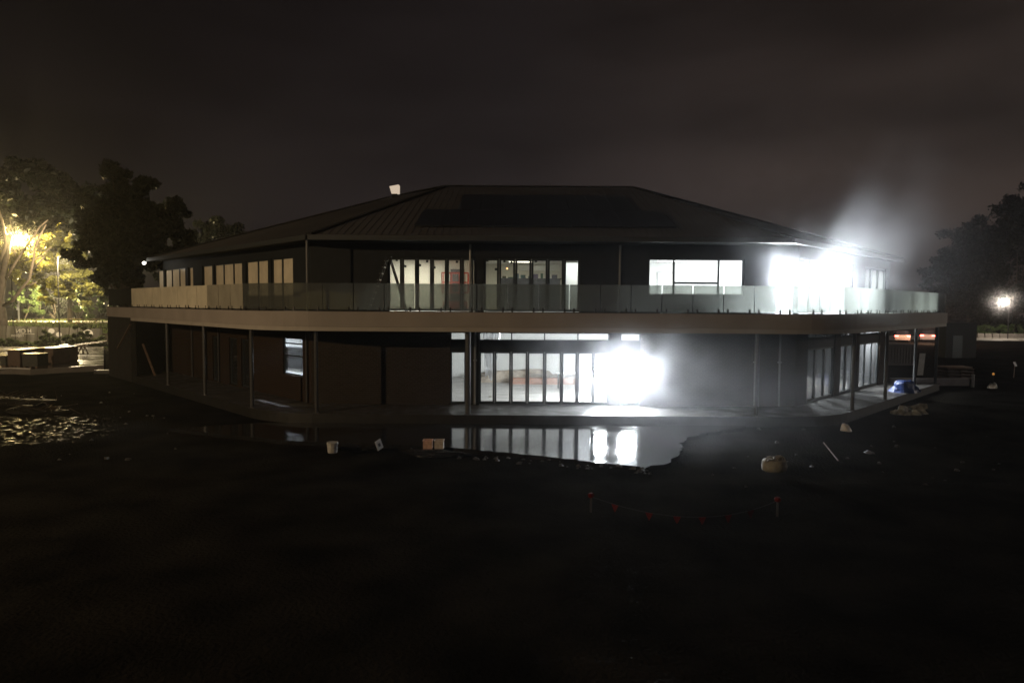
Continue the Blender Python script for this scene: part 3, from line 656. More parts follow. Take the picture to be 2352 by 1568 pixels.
batten(7.6, 31.2, 6.45, 1.5, (0.93, 0.97, 1.0), 430, 'bright batten light on the ceiling behind the three light upper window', es=14)
batten(-9.0, 31.2, 3.1, 1.0, (0.85, 0.93, 1.0), 3000, 'batten light in the small room behind the lit sash window')
batten(15.2, 36.6, 3.1, 1.2, (0.9, 0.95, 1.0), 1900, 'batten light in the ground floor room of the right wing')
batten(18.6, 36.0, 3.1, 1.2, (0.95, 0.97, 1.0), 500, 'added batten throwing light on the kerb outside, nearest the far windows in the ground floor room of the right wing', fill=900)  # unseen batten added to throw light on the kerb outside
batten(18.4, 37.6, 6.45, 1.2, (0.95, 1.0, 0.97), 4500, 'batten light in the upper room behind the far right windows')

def floodlight(x, y, z, zf, lab, P, yaw=0.0, fill=0):
    """twin head work light on a tripod, lit heads facing out of the doors"""
    t = thing('work_floodlight', lab, 'work light', (x, y, zf))
    hd = MB(); ln = MB(); c, s = math.cos(yaw), math.sin(yaw)
    tri = MB()
    for k in range(3):
        a = 2 * math.pi * k / 3 + 0.5; tri.bar((x, y, zf + (z - zf) * 0.55), (x + 0.42 * math.cos(a), y + 0.42 * math.sin(a), zf + 0.01), 0.03)
    tri.tube([(x, y, zf + (z - zf) * 0.3), (x, y, z - 0.16)], 0.018, 8); part('tripod', tri, mat('yellow_steel' + str(len(MATS)), (0.5, 0.38, 0.03), 0.5), t)
    cb_ = MB(); cb_.bar((x - 0.42 * c, y - 0.42 * s, z - 0.17), (x + 0.42 * c, y + 0.42 * s, z - 0.17), 0.04); part('crossbar', cb_, frame_m, t)
    for sx_ in (-0.25, 0.25):
        cx, cy_ = x + sx_ * c, y + sx_ * s; h = MB(); h.rbox((cx - 0.05 * s * -1, cy_ + 0.05 * c, z), (0.40, 0.08, 0.30), yaw); o = part('lamp_head', h, frame_m, t)
        l = MB(); l.rbox((cx, cy_ - 0.005, z), (0.36, 0.012, 0.26), yaw); part('lens', l, MATS.get('flood_glow') or emis('flood_glow', (0.93, 0.96, 1.0), 60), o)
    lamp('flood_beam', 'AREA', (x + 0.04 * s, y - 0.04 * c, z), P, (0.90, 0.94, 1.0), t, 0.85, 0.28, (R(-90), 0, yaw))
    if fill: lamp('flood_spill', 'POINT', (x, y + 0.3, z + 0.4), fill, (0.90, 0.94, 1.0), t, 0.15)
    return t
pw(15.0, 19.1, 39.0, 39.1, DT, 6.5, wallin_m)
pf = ony(1436, 866, 28.55)
floodlight(pf.x, pf.y, 1.15, 0.012, 'blazing white twin work light on a tripod behind the right hand ground floor doors', 2000, R(-8), 1500)
pf = ony(1380, 862, 28.9)
floodlight(pf.x, pf.y, 1.25, 0.012, 'added second twin work light widening the glare to the left inside the ground floor doors', 250, R(-4), 1900)  # extra work light added to spread the white glow leftwards
pu = ony(1862, 625, 29.95)
floodlight(pu.x - .15, pu.y, 5.15, DT, 'blazing white twin work light on a tripod behind the upper wing doors at the corner', 2500, R(-14), 2000)
pu = ony(1806, 625, 28.75)
floodlight(pu.x, pu.y, 5.15, DT, 'added second twin work light, widening the glare, behind the front facing upper door at the corner', 1500, R(-14), 900)  # extra work light added so the blown-out area reaches further left
# ================================================================== SITE CLUTTER IN FRONT
white_pl = mat('white_plastic', (0.62, 0.62, 0.60), 0.4, noise=0.12, nscale=6)
def bucket():
    p = onz(764, 1039, GZ + 0.03); t = thing('paint_bucket', 'white plastic bucket at the left end of the wet apron edge', 'bucket', p)
    b = MB(); b.lathe(p, [(0.135, 0.0), (0.15, 0.02), (0.17, 0.27), (0.178, 0.27), (0.178, 0.30), (0.172, 0.31)], 12); bw = mat('dusty_white_plastic', (.36, .35, .33), .5, noise=.3, nscale=9); part('body', b, bw, t)
    l = MB(); l.lathe(p + Vector((0, 0, 0.31)), [(0.176, 0), (0.176, 0.015), (0.15, 0.02)], 12); part('lid', l, bw, t)
    h = MB(); h.tube([(p.x + 0.178 * math.cos(a), p.y - 0.03 - 0.178 * abs(math.sin(a)) * 0.4, p.z + 0.27 - 0.12 * math.sin(a)) for a in [math.pi * k / 10 for k in range(11)]], 0.006, 6); part('handle', h, spig_m, t)
bucket()
# tilted board with a dark mark
p = onz(871, 1033, GZ + 0.03); t = thing('notice_board', 'small bright white notice board standing askew on the wet apron edge', 'sign', p)
b = MB(); M = Matrix.Translation(p + Vector((0, 0, 0.16))) @ Matrix.Rotation(R(48), 4, 'Z') @ Matrix.Rotation(R(-22), 4, 'Y')
b.hexa([M @ Vector(q) for q in ((-.11, -.008, -.15), (.11, -.008, -.15), (.11, .008, -.15), (-.11, .008, -.15), (-.11, -.008, .17), (.11, -.008, .17), (.11, .008, .17), (-.11, .008, .17))])
part('board', b, mat('sign_white', (0.85, 0.87, 0.88), 0.35), t)
b = MB(); b.hexa([M @ Vector(q) for q in ((-.04, -.012, -.05), (.04, -.012, -.05), (.04, -.009, -.05), (-.04, -.009, -.05), (-.04, -.012, .06), (.04, -.012, .06), (.04, -.009, .06), (-.04, -.009, .06))]); part('symbol', b, mat('sign_ink', (0.12, 0.13, 0.14), 0.6), t)
# two masonry crates
for px, lab, col in ((983, 'pinkish plastic crate, left one of the pair at the apron edge', (0.42, 0.27, 0.21)), (1009, 'pale grey plastic crate, right one of the pair at the apron edge', (0.36, 0.32, 0.28))):
    p = onz(px, 1029, GZ + 0.03); t = thing('plastic_crate', lab, 'crate', p); m = MB(); w = 0.14
    m.rbox(p + Vector((0, 0, 0.012)), (0.28, 0.24, 0.02)); 
    for sx_ in (-1, 1): m.rbox(p + Vector((sx_ * 0.132, 0, 0.14)), (0.016, 0.24, 0.24)); m.rbox(p + Vector((0, sx_ * 0.112, 0.14)), (0.25, 0.016, 0.24))
    part('body', m, mat('crate_' + str(px), col, 0.55, noise=0.25, nscale=10), t)
    r = MB()
    for sx_ in (-1, 1): r.rbox(p + Vector((sx_ * 0.145, 0, 0.265)), (0.022, 0.29, 0.022)); r.rbox(p + Vector((0, sx_ * 0.128, 0.265)), (0.27, 0.022, 0.022))
    part('rim', r, mat('crate_rim_' + str(px), tuple(min(1, c * 1.3) for c in col), 0.5), t)
# crumpled black plastic sheets and rubble along the edge of the apron
film_black = mat('black_polythene', (0.010, 0.010, 0.011), 0.16, spec=0.6, bump=0.5, bscale=5)
for i, (px, py, r, lab) in enumerate(((820, 1030, (0.75, 0.28, 0.13), 'low crumpled black polythene heap between the bucket and the notice board'), (1005, 1046, (0.9, 0.3, 0.16), 'crumpled black polythene heap in front of the two crates'))):
    p = onz(px, py, GZ + 0.02); m = MB(); m.blob(p, r, 30 + i, 0.5, 34, 14); solo('polythene_sheet', m, film_black, lab, 'sheeting', smooth=False)
st_m = mat('broken_concrete', (0.035, 0.033, 0.03), 0.5, noise=0.3, nscale=9)
rb_ = random.Random(5); mm = MB()
for k in range(110):
    u = rb_.random()
    if k < 50: px, py = 940 + 560 * u, 1034 + 46 * u + rb_.uniform(-4, 10)
    elif k < 80: px, py = rb_.uniform(20, 420), rb_.uniform(900, 1060)
    else: px, py = rb_.uniform(1600, 2330), rb_.uniform(930, 1120)
    p = onz(px, py, GZ); s_ = rb_.uniform(0.02, 0.07); mm.blob(p + Vector((0, 0, 0.0)), (s_ * 1.3, s_, s_), 100 + k, 0.5, 6, 4)
solo('rubble', mm, st_m, kind='stuff', label='small stones and broken concrete scattered over the mud', cat='rubble', loc=(0, 0, 0))
# bulk bag
p = onz(1778, 1082, GZ); bag_m = mat('woven_bag', (0.20, 0.19, 0.155), 0.7, noise=0.2, nscale=6, bump=0.3, bscale=18)
t = thing('bulk_bag', 'slumped beige builders bag full of waste on the dark mud', 'bag', p)
m = MB(); m.lathe(p, [(0.26, 0), (0.33, 0.04), (0.35, 0.16), (0.33, 0.30), (0.31, 0.33)], 20, 1.0, 0.8); part('sack', m, bag_m, t, smooth=True)
m = MB(); m.blob(p + Vector((0.02, 0, 0.31)), (0.28, 0.22, 0.14), 8, 0.6, 18, 8); part('contents', m, mat('bag_waste', (0.15, 0.14, 0.12), 0.6, noise=0.5, nscale=12), t)
for sx_ in (-0.2, 0.12):
    m = MB(); m.tube([p + Vector((sx_ + 0.11 * math.cos(a), -0.18, 0.3 + 0.16 * math.sin(a))) for a in [math.pi * k / 8 for k in range(9)]], 0.018, 6); part('strap', m, bag_m, t)
# white sack, rod
p = onz(1943, 989, GZ); m = MB(); m.blob(p, (0.19, 0.16, 0.26), 12, 0.35, 16, 10); solo('plastic_sack', m, white_pl, 'small knotted white plastic sack on the mud before the right wing', 'sack', smooth=True)
p = onz(1995, 1040, GZ); m = MB(); m.blob(p, (0.14, 0.12, 0.07), 13, 0.35, 12, 8); solo('plastic_sack', m, mat('grey_bag', (0.16, 0.17, 0.19), 0.4), 'flattened grey plastic sack on the mud nearer than the white one', 'sack', smooth=True)
a = onz(1892, 1016, GZ + 0.04); b = onz(1925, 1057, GZ + 0.04); m = MB(); m.tube([a, b], 0.02, 8); solo('steel_rod', m, mat('rusty_rod', (0.12, 0.08, 0.06), 0.6), 'straight rusty rod lying on the mud beside the builders bag', 'rod')
# heap of wet cut branches and spoil at the left edge
rk = random.Random(77)
for (px, py, hw, lab, hc) in ((34, 925, 1.5, 'low heap of wet cut branches at the left edge before the yard slab', 46), (96, 948, 1.0, 'smaller heap of wet sticks right of the branch heap in the mud', 26)):
    p = onz(px, py, GZ); t = thing('branch_heap', lab, 'branches', p); m = MB(); m.blob(p, (hw, hw * .5, .22), px, .6, 30, 12); part('spoil', m, mat('wet_spoil_%d' % px, (.012, .011, .009), .7, noise=.4, nscale=6, bump=.8, bscale=9, spec=.08), t)
    m = MB()
    for k in range(hc):
        a = p + Vector((rk.gauss(0, hw * .5), rk.gauss(0, hw * .25), rk.uniform(.02, .26))); d = Vector((rk.uniform(-1, 1), rk.uniform(-.6, .6), rk.uniform(-.1, .35))).normalized() * rk.uniform(.3, .95); q = a + d; q.z = max(q.z, GZ + .03); m.tube([a, a.lerp(q, .5) + Vector((0, 0, rk.uniform(-.02, .07))), q], [.022, .016, .006], 5)
    part('branches', m, mat('wet_branch_%d' % px, (.035, .025, .016), .35, spec=.3), t)
# crumpled clear plastic
p0 = onz(2088, 950, GZ); m = MB()
m.blob(p0, (0.62, 0.30, 0.34), 21, 0.9, 26, 12); m.blob(p0 + Vector((-0.52, -0.22, 0)), (0.30, 0.16, 0.16), 22, 0.9, 18, 8)
solo('plastic_wrap', m, mat('clear_wrap', (0.22, 0.22, 0.19), 0.25, noise=0.6, nscale=4, bump=0.8, bscale=9), 'crumpled clear plastic wrap heaped at the corner of the right wing verandah', 'plastic')
p0 = onz(2074, 900, 0.0); m = MB(); m.blob(p0, (0.62, 0.45, 0.60), 25, 0.35, 26, 12); m.blob(p0 + Vector((0.5, 0.15, 0)), (0.45, 0.4, 0.32), 26, 0.4, 20, 10)
solo('blue_tarpaulin', m, mat('blue_tarp', (0.02, 0.045, 0.17), 0.4, noise=0.3, nscale=3, bump=0.7, bscale=6), 'bright blue tarpaulin bundled over a heap beside the right wing columns', 'tarpaulin')
# concrete kerb wall on the right
a = onz(2046, 879, 0.0); b = onz(2226, 884, -0.1); m = MB(); m.wallseg(a.xy, b.xy, -0.15, 0.26, 0.2)
solo('concrete_kerb', m, mat('pale_concrete', (0.78, 0.76, 0.73), 0.6, noise=0.12, nscale=2), 'pale low concrete upstand running behind the blue tarpaulin', 'kerb')
# pallets with timber
p = onz(2190, 872, -0.25); t = thing('timber_stack', 'pallet stack of brown timber beyond the pale upstand', 'timber', p); wood = mat('sawn_timber', (0.30, 0.20, 0.13), 0.6, noise=0.25, nscale=5); wood2 = mat('pallet_wood', (0.15, 0.10, 0.07), 0.7, noise=0.3, nscale=5)
for k in range(4):
    m = MB()
    for q in range(5): m.rbox(p + Vector((0, -0.6 + 0.28 * q, 0.15 + 0.2 * k)), (1.75, 0.16, 0.03), 0.06)
    for q in (-0.75, 0, 0.75): m.rbox(p + Vector((q, 0, 0.075 + 0.2 * k)), (0.1, 1.2, 0.10), 0.06)
    part('pallet', m, wood2, t)
for k in range(6):
    m = MB(); m.rbox(p + Vector((0.02 * (k % 3), -0.45 + k * 0.18, 0.83)), (1.7, 0.13, 0.06), 0.06); part('plank', m, wood, t)
# white pipe stub, bollard with bag, leaning shovel
p = onz(2234, 889, GZ); m = MB(); m.tube([p, p + Vector((0, 0, 0.70))], 0.075, 14); m.tube([p + Vector((0, 0, 0.70)), p + Vector((0, 0, 0.74))], 0.085, 14); solo('white_pipe', m, white_pl, 'upright white plastic pipe stub standing in the mud at the right', 'pipe')
p = onz(2280, 892, GZ); t = thing('warning_post', 'short post with an amber lamp and a white bag tied round its foot', 'post', p)
m = MB(); m.tube([p, p + Vector((0, 0, 0.78))], 0.028, 8); part('pole', m, spig_m, t)
m = MB(); m.lathe(p + Vector((0, 0, 0.78)), [(0.05, 0), (0.055, 0.03), (0.05, 0.10), (0.02, 0.13)], 10); part('amber_lamp', m, mat('amber_lens', (0.6, 0.25, 0.04), 0.4, emit=(1, 0.45, 0.1), es=0.35), t)
m = MB(); m.blob(p, (0.21, 0.19, 0.36), 41, 0.3, 16, 10); part('bag', m, white_pl, t)
a = onz(2328, 872, GZ); b = a + Vector((0.42, 0.5, 0.85)); t = thing('shovel', 'long handled shovel stuck askew in the mud at the far right', 'shovel', a)
m = MB(); m.tube([a + Vector((0, 0, 0.15)), b], 0.018, 8); part('shaft', m, wood, t); m = MB(); m.rbox(b + Vector((0.02, 0.02, 0.12)), (0.22, 0.02, 0.30), 0.3, R(-25)); part('blade', m, steel_m, t)
# red capped pickets with a string of red flags across the dark foreground
red = mat('red_cloth', (0.08, 0.006, 0.005), 0.8, spec=0.1); pk = mat('galvanised_picket', (0.07, 0.07, 0.07), 0.6, metal=0.2)
post = []
for px, py, lab in ((1785, 1186, 'red capped steel picket near the slumped builders bag'), (1357, 1176, 'red capped steel picket below the door reflections')):
    p = onz(px, py, GZ); t = thing('safety_picket', lab, 'picket', p, 'red capped safety pickets'); m = MB(); m.box(p.x - .022, p.x + .022, p.y - .005, p.y + .005, p.z, p.z + .36); m.box(p.x - .004, p.x + .004, p.y + .005, p.y + .03, p.z, p.z + .36); part('stake', m, pk, t)
    m = MB(); m.lathe(p + Vector((0, 0, 0.34)), [(0.055, 0), (0.07, 0.03), (0.07, 0.07), (0.04, 0.10)], 10); part('cap', m, red, t); post.append(p + Vector((0, 0, 0.36)))
A_, B_ = post[1], post[0]; t = thing('flag_bunting', 'string of small red flags sagging between two pickets over the mud', 'bunting', (A_ + B_) / 2)
cat_ = lambda u: A_.lerp(B_, u) + Vector((0, -0.6 * 4 * u * (1 - u), -0.22 * 4 * u * (1 - u)))
m = MB(); m.tube([cat_(k / 24) for k in range(25)], 0.003, 5); part('rope', m, pk, t)
for u in (0.12, 0.29, 0.43, 0.56, 0.70, 0.83):
    c = cat_(u); d = (cat_(u + 0.01) - cat_(u - 0.01)).normalized() * 0.085; m = MB(); m.hexa([c - d, c + d, c + d + Vector((0, .004, 0)), c - d + Vector((0, .004, 0)), *[c + Vector((x, y, -0.17)) for x, y in ((-.004, 0), (.004, 0), (.004, .004), (-.004, .004))]]); part('flag', m, red, t)

# ================================================================== THINGS ON THE BALCONY AND INSIDE
lad_m = mat('ladder_rail', (0.012, 0.013, 0.013), 0.6, spec=0.2); stp = mat('ladder_tread', (0.55, 0.55, 0.53), 0.4, metal=0.3)
top = ony(893, 591, 27.0); T = top
t = thing('step_ladder', 'tall open step ladder standing on the balcony at the left end of the lit doors', 'ladder', (T.x, 27.0, DT))
for y_ in (-0.22, 0.22):
    m = MB(); m.bar((T.x - 0.04, 27 + y_ * 0.7, T.z), (T.x - 0.88, 27 + y_, DT + 0.01), 0.05, 0.09); part('front_rail', m, lad_m, t)
    m = MB(); m.bar((T.x + 0.04, 27 + y_ * 0.7, T.z), (T.x + 0.72, 27 + y_, DT + 0.01), 0.055, 0.05); part('rear_rail', m, lad_m, t)
for k in range(8):
    u = (k + 1) / 8.6; x_ = T.x - 0.88 + 0.84 * u; z_ = DT + (T.z - DT) * u; m = MB(); m.rbox((x_, 27, z_), (0.10, 0.40 - 0.1 * u, 0.035)); part('tread', m, stp, t)
m = MB()
for k in range(3): u = (k + 1) / 4; m.bar((T.x + 0.72 - 0.68 * u, 26.8, DT + (T.z - DT) * u), (T.x + 0.72 - 0.68 * u, 27.2, DT + (T.z - DT) * u), 0.025)
part('rear_brace', m, lad_m, t)
m = MB(); m.rbox((T.x, 27, T.z + 0.02), (0.22, 0.34, 0.05)); part('top_cap', m, lad_m, t)
# scissor lift with red guard rails
redp = mat('red_lift_paint', (0.55, 0.10, 0.07), 0.4); lx = ony(1046, 640, 29.7).x
t = thing('scissor_lift', 'small scissor lift with red guard rails behind the lit upper doors', 'lift', (lx, 29.7, DT))
m = MB(); m.box(lx - .55, lx + .55, 29.4, 30.0, DT + .1, DT + .45); part('base', m, redp, t)
for sx_ in (-.42, .42):
    for sy_ in (29.42, 29.98): m = MB(); m.tube([(lx + sx_, sy_ - .04, DT + .12), (lx + sx_, sy_ + .04, DT + .12)], .11, 12); part('wheel', m, spig_m, t)
m = MB()
for sy_ in (29.48, 29.92): m.bar((lx - .45, sy_, DT + .45), (lx + .45, sy_, DT + .80), .04); m.bar((lx + .45, sy_, DT + .45), (lx - .45, sy_, DT + .80), .04)
part('scissor_arms', m, frame_m, t)
m = MB(); m.box(lx - .6, lx + .6, 29.38, 30.02, DT + .80, DT + .87); part('platform', m, redp, t)
m = MB(); z0, z1 = DT + .87, DT + 1.72
for sy_ in (29.4, 30.0):
    for z_ in (z1, (z0 + z1) / 2): m.bar((lx - .58, sy_, z_), (lx + .58, sy_, z_), .045)
    for k in range(4): m.bar((lx - .58 + k * .387, sy_, z0), (lx - .58 + k * .387, sy_, z1), .04)
for sx_ in (-.58, .58):
    for z_ in (z1, (z0 + z1) / 2): m.bar((lx + sx_, 29.4, z_), (lx + sx_, 30.0, z_), .045)
part('guard_rail', m, redp, t)
# kitchen joinery in the second upper room
t = thing('kitchen_counter', 'dark unfinished kitchen joinery with boxes behind the second run of upper doors', 'kitchen', (1.2, 32.5, DT))
m = MB(); m.box(-0.55, 2.35, 32.2, 32.8, DT, DT + 1.55); part('cabinet', m, mat('dark_joinery', (0.06, 0.06, 0.058), 0.5, noise=0.3, nscale=4), t)
m = MB(); m.box(-0.6, 2.4, 32.1, 32.9, DT + 1.551, DT + 1.6); part('worktop', m, steel_m, t)
m = MB(); m.box(0.3, 2.3, 32.3, 32.6, 6.0, 6.22); part('bulkhead', m, wallin_w, t)
rb_ = random.Random(3)
for k in range(9):
    x = -0.4 + k * 0.31; h = rb_.uniform(0.06, 0.28); m = MB(); m.rbox((x, 32.5, DT + 1.602 + h / 2), (rb_.uniform(.1, .26), .25, h), rb_.uniform(-.2, .2)); solo('storage_box', m, mat('box_%d' % k, tuple(rb_.uniform(.03, .12) for _ in range(3)), .6), '%s dark storage box on the upper kitchen counter' % ('first and leftmost', 'second from left', 'third from left', 'fourth from left', 'middle', 'fourth from right', 'third from right', 'second from right', 'last and rightmost')[k], 'box', group='boxes on the upper kitchen counter')
m = MB(); pz = ony(1165, 617, 32.0)
t = thing('pendant_lamp', 'tiny orange pendant lamp glowing behind the second run of upper doors', 'lamp', (pz.x, 32.0, 6.5)); m.tube([(pz.x, 32, 6.5), (pz.x, 32, pz.z + .04)], .004, 5); part('cord', m, spig_m, t); m = MB(); m.lathe((pz.x, 32, pz.z - .03), [(.01, 0), (.035, .02), (.035, .05), (.01, .07)], 8); part('bulb', m, emis('orange_bulb', (1, .42, .15), 6), t)
# added white panel with its own lamp, for the flood lit room beyond
m = MB(); m.box(2.45, 3.45, 31.0, 31.08, 4.0, 6.3); solo('white_board', m, wallin_m, 'added white panel standing in for the bright room behind the last of the second run of upper doors', 'board')
lamp('panel_fill', 'AREA', (2.95, 30.2, 6.3), 30, (0.95, 1, 1), bpy.data.objects['white_board'], 0.6, 0.2, (R(25), 0, 0))  # unseen lamp added to brighten the panel
# ground hall: spoil heap, plastic sheet, boards
t = thing('sand_heap', 'long low heap of sand and bricks on the floor of the lit ground hall', 'heap', (1.2, 36.2, 0.012)); sand = mat('sand', (0.26, 0.22, 0.17), 0.8, noise=0.3, nscale=3, bump=0.5, bscale=8)
m = MB(); m.blob((0.3, 36.6, 0.012), (2.2, 0.9, 0.62), 51, .3, 30, 12); m.blob((2.9, 36.6, 0.012), (1.9, 0.8, 0.55), 52, .3, 28, 12); part('sand', m, sand, t)
m = MB(); m.box(-0.1, 3.4, 35.3, 35.8, .012, .32); part('brick_course', m, brick('pallet_brick', (0.28, 0.14, 0.09), (0.22, 0.12, 0.08), (0.2, 0.18, 0.16)), t)
film_w = glassy('clear_dust_sheet', (0.75, 0.76, 0.78), 0.10, 0.35, (0.8, 0.8, 0.82), 0.2, True, 0.6)
m = MB(); n_ = 26; xs0, xs1 = ony(1108, 850, 29.4).x, ony(1152, 850, 29.4).x
for j in range(9):
    for i in range(n_): u = i / (n_ - 1); v = j / 8; pin_ = 1 - 0.55 * v; m.v.append((xs0 + (xs1 - xs0) * (u * pin_ + 0.15 * v), 29.4 + .07 * math.sin(u * 19 + v * 2) + .04 * math.sin(u * 41), 3.1 - 2.1 * v + 0.12 * math.sin(u * 7) * v))
for j in range(8):
    for i in range(n_ - 1): a = j * n_ + i; m.f.append((a, a + 1, a + n_ + 1, a + n_))
solo('dust_sheet', m, film_w, 'clear plastic dust sheet hanging in folds just inside the first folding doors', 'sheet', loc=(xs0, 29.4, 1.0), smooth=True)
for k, (x, y, r) in enumerate(((-1.95, 30.0, .07), (-1.0, 30.2, .06))):
    m = MB(); m.rbox((x, y, .012 + r / 2), (r * 2.2, r, r), .3 * k); solo('brick_offcut', m, mat('offcut%d' % k, (.3, .28, .25), .7), ('brick offcut on the hall floor behind the narrow side window', 'brick offcut on the hall floor behind the first folding door')[k], 'brick')
t = thing('saw_bench', 'white topped saw bench glaring beside the ground floor work light', 'bench', (3.3, 33.6, .012)); m = MB(); m.box(2.3, 4.3, 33.3, 33.9, .80, .85); part('bench_top', m, white_pl, t)
for x, y in ((2.4, 33.4), (4.2, 33.4), (2.4, 33.8), (4.2, 33.8)): m = MB(); m.bar((x, y, .012), (x, y, .8), .05); part('leg', m, frame_m, t)
# white sheets hanging in the right wing doorway
m = MB(); q0 = Vector(WR) + Vector(dr.xy) * (b0 + .1); q1 = Vector(WR) + Vector(dr.xy) * (b1 - .1); nn = Vector((-.7071, .7071))
for j in range(7):
    for i in range(20): u = i / 19; v = j / 6; p = q0.lerp(q1, u * (1 - .35 * v)) + nn * (.35 + .05 * math.sin(u * 20)); m.v.append((p.x, p.y, 3.05 - 2.6 * v))
for j in range(6):
    for i in range(19): a = j * 20 + i; m.f.append((a, a + 1, a + 21, a + 20))
solo('dust_sheet', m, film_w, 'white dust sheet hanging inside the open doors of the right wing', 'sheet', smooth=True)
q = Vector(WR) + Vector(dr.xy) * ((a0 + a1) / 2 + .2) + nn * 1.4; t = thing('blue_trestle', 'blue trestle standing inside the right wing windows', 'trestle', (q.x, q.y, .012)); bl_ = mat('blue_paint', (.03, .10, .38), .4)
m = MB(); m.bar((q.x - .7, q.y - .5, 1.15), (q.x + .7, q.y + .9, 1.15), .07, .05); part('beam', m, bl_, t)
for s_ in (-.6, .6): m = MB(); m.bar((q.x + s_, q.y + s_ + .2, 1.15), (q.x + s_ - .25, q.y + s_ + .4, .012), .04); m.bar((q.x + s_, q.y + s_ + .2, 1.15), (q.x + s_ + .25, q.y + s_, .012), .04); part('leg', m, bl_, t)

# timber props leaning under the left wing
for a, b, lab in (((300, 745), (270, 800), 'pale timber prop leaning on the dark end wall under the balcony'), ((328, 790), (356, 862), 'pale timber prop leaning across the dark opening of the left wing')):
    A_ = onl(a[0], a[1], (-21.6, 37.0), dl); B_ = onl(b[0], b[1], (-21.6, 37.0), dl); m = MB(); B_.z = max(B_.z, -0.28); m.bar(A_, B_, .09, .05); solo('timber_prop', m, wood2, lab, 'prop')

# ---- bracket lamp at the far left eaves, lantern on the roof, its brightness put in by emission
p = Vector((E0[0] - 0.25, E0[1] - 0.1, ze - 0.25)); t = thing('bracket_lamp', 'small bright white lamp on a bracket at the far left eaves', 'lamp', p)
m = MB(); m.bar(p + Vector((.35, .15, .1)), p, .04); part('arm', m, frame_m, t); m = MB(); m.lathe(p - Vector((0, 0, .12)), [(.04, 0), (.08, .03), (.08, .1), (.03, .13)], 10); part('lens', m, emis('white_lamp', (1, .96, .88), 45), t); lamp('lamp_light', 'POINT', p - Vector((0.1, .1, .2)), 25, (1, .93, .8), t, .06)
P = ony(907, 446, 39.5); t = thing('roof_glow_box', 'small glowing flared box on a stub post above the left roof hip', 'glowing_box', (P.x, 39.5, P.z - .9))
m = MB(); m.box(P.x - .16, P.x + .16, 39.36, 39.64, P.z - 1.2, P.z); part('post', m, clad_m, t)
m = MB(); m.hexa([(P.x - .17, 39.3, P.z), (P.x + .26, 39.3, P.z + .03), (P.x + .26, 39.7, P.z + .03), (P.x - .17, 39.7, P.z), (P.x - .28, 39.25, P.z + .42), (P.x + .26, 39.25, P.z + .52), (P.x + .26, 39.75, P.z + .52), (P.x - .28, 39.75, P.z + .42)]); part('glow_box', m, emis('box_glow', (1, .80, .60), .62), t)

# ================================================================== VEGETATION
def crown_mesh(center, rad, nclump, nleaf, leaf, seed, droop=0.0, shape=2.0):
    rg = np.random.default_rng(seed); c = np.array(center, float); r = np.array(rad, float)
    d = rg.normal(size=(nclump, 3)); d /= np.linalg.norm(d, axis=1)[:, None]; rr = rg.uniform(0.25, 1.0, (nclump, 1)) ** 0.5
    wob = 1 + 0.22 * np.sin(d @ rg.normal(size=(3,)) * 4 + 1) + 0.15 * np.sin(d @ rg.normal(size=(3,)) * 7)
    cc = c + d * rr * r * wob[:, None]; cr_ = rg.uniform(0.10, 0.24, nclump) * r.mean()
    idx = rg.integers(0, nclump, nleaf); o = rg.normal(size=(nleaf, 3)); o /= np.linalg.norm(o, axis=1)[:, None]
    pos = cc[idx] + o * (rg.uniform(0.35, 1.05, (nleaf, 1))) * cr_[idx][:, None] * np.array([1.15, 1.15, 0.75]); pos[:, 2] -= droop * rg.random(nleaf) ** 2
    a = rg.normal(size=(nleaf, 3)); a /= np.linalg.norm(a, axis=1)[:, None]; b = np.cross(a, rg.normal(size=(nleaf, 3))); b /= np.linalg.norm(b, axis=1)[:, None]
    s = leaf * rg.uniform(0.6, 1.4, (nleaf, 1)); a *= s; b *= s * 0.5
    V = np.stack([pos - a, pos - b * 0.9, pos + a, pos + b * 0.9], 1).reshape(-1, 3)
    return V, cc
def crown(name, center, rad, nclump, nleaf, leaf, seed, m, parent=None, **kw):
    V, cc = crown_mesh(center, rad, nclump, nleaf, leaf, seed, **kw); L = wloc(parent) if parent else Vector((0, 0, 0)); V = V - np.array(L); n = len(V) // 4
    me = bpy.data.meshes.new(name); me.vertices.add(len(V)); me.vertices.foreach_set('co', V.ravel().astype(np.float32)); me.loops.add(len(V)); me.loops.foreach_set('vertex_index', np.arange(len(V), dtype=np.int32))
    me.polygons.add(n); me.polygons.foreach_set('loop_start', np.arange(0, 4 * n, 4, dtype=np.int32)); me.update(calc_edges=True); me.materials.append(m)
    o = bpy.data.objects.new(name, me); link(o, parent); return o, cc
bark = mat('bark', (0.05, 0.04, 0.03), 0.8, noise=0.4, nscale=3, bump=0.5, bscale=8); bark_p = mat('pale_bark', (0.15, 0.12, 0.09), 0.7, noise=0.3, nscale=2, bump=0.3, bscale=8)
lf_shade = leafmat('leaf_shade', (0.011, 0.014, 0.009)); lf_green = leafmat('leaf_green', (0.055, 0.085, 0.028)); lf_lit = leafmat('leaf_lit', (0.14, 0.14, 0.04), 0.45); lf_mid = leafmat('leaf_mid', (0.06, 0.075, 0.03))
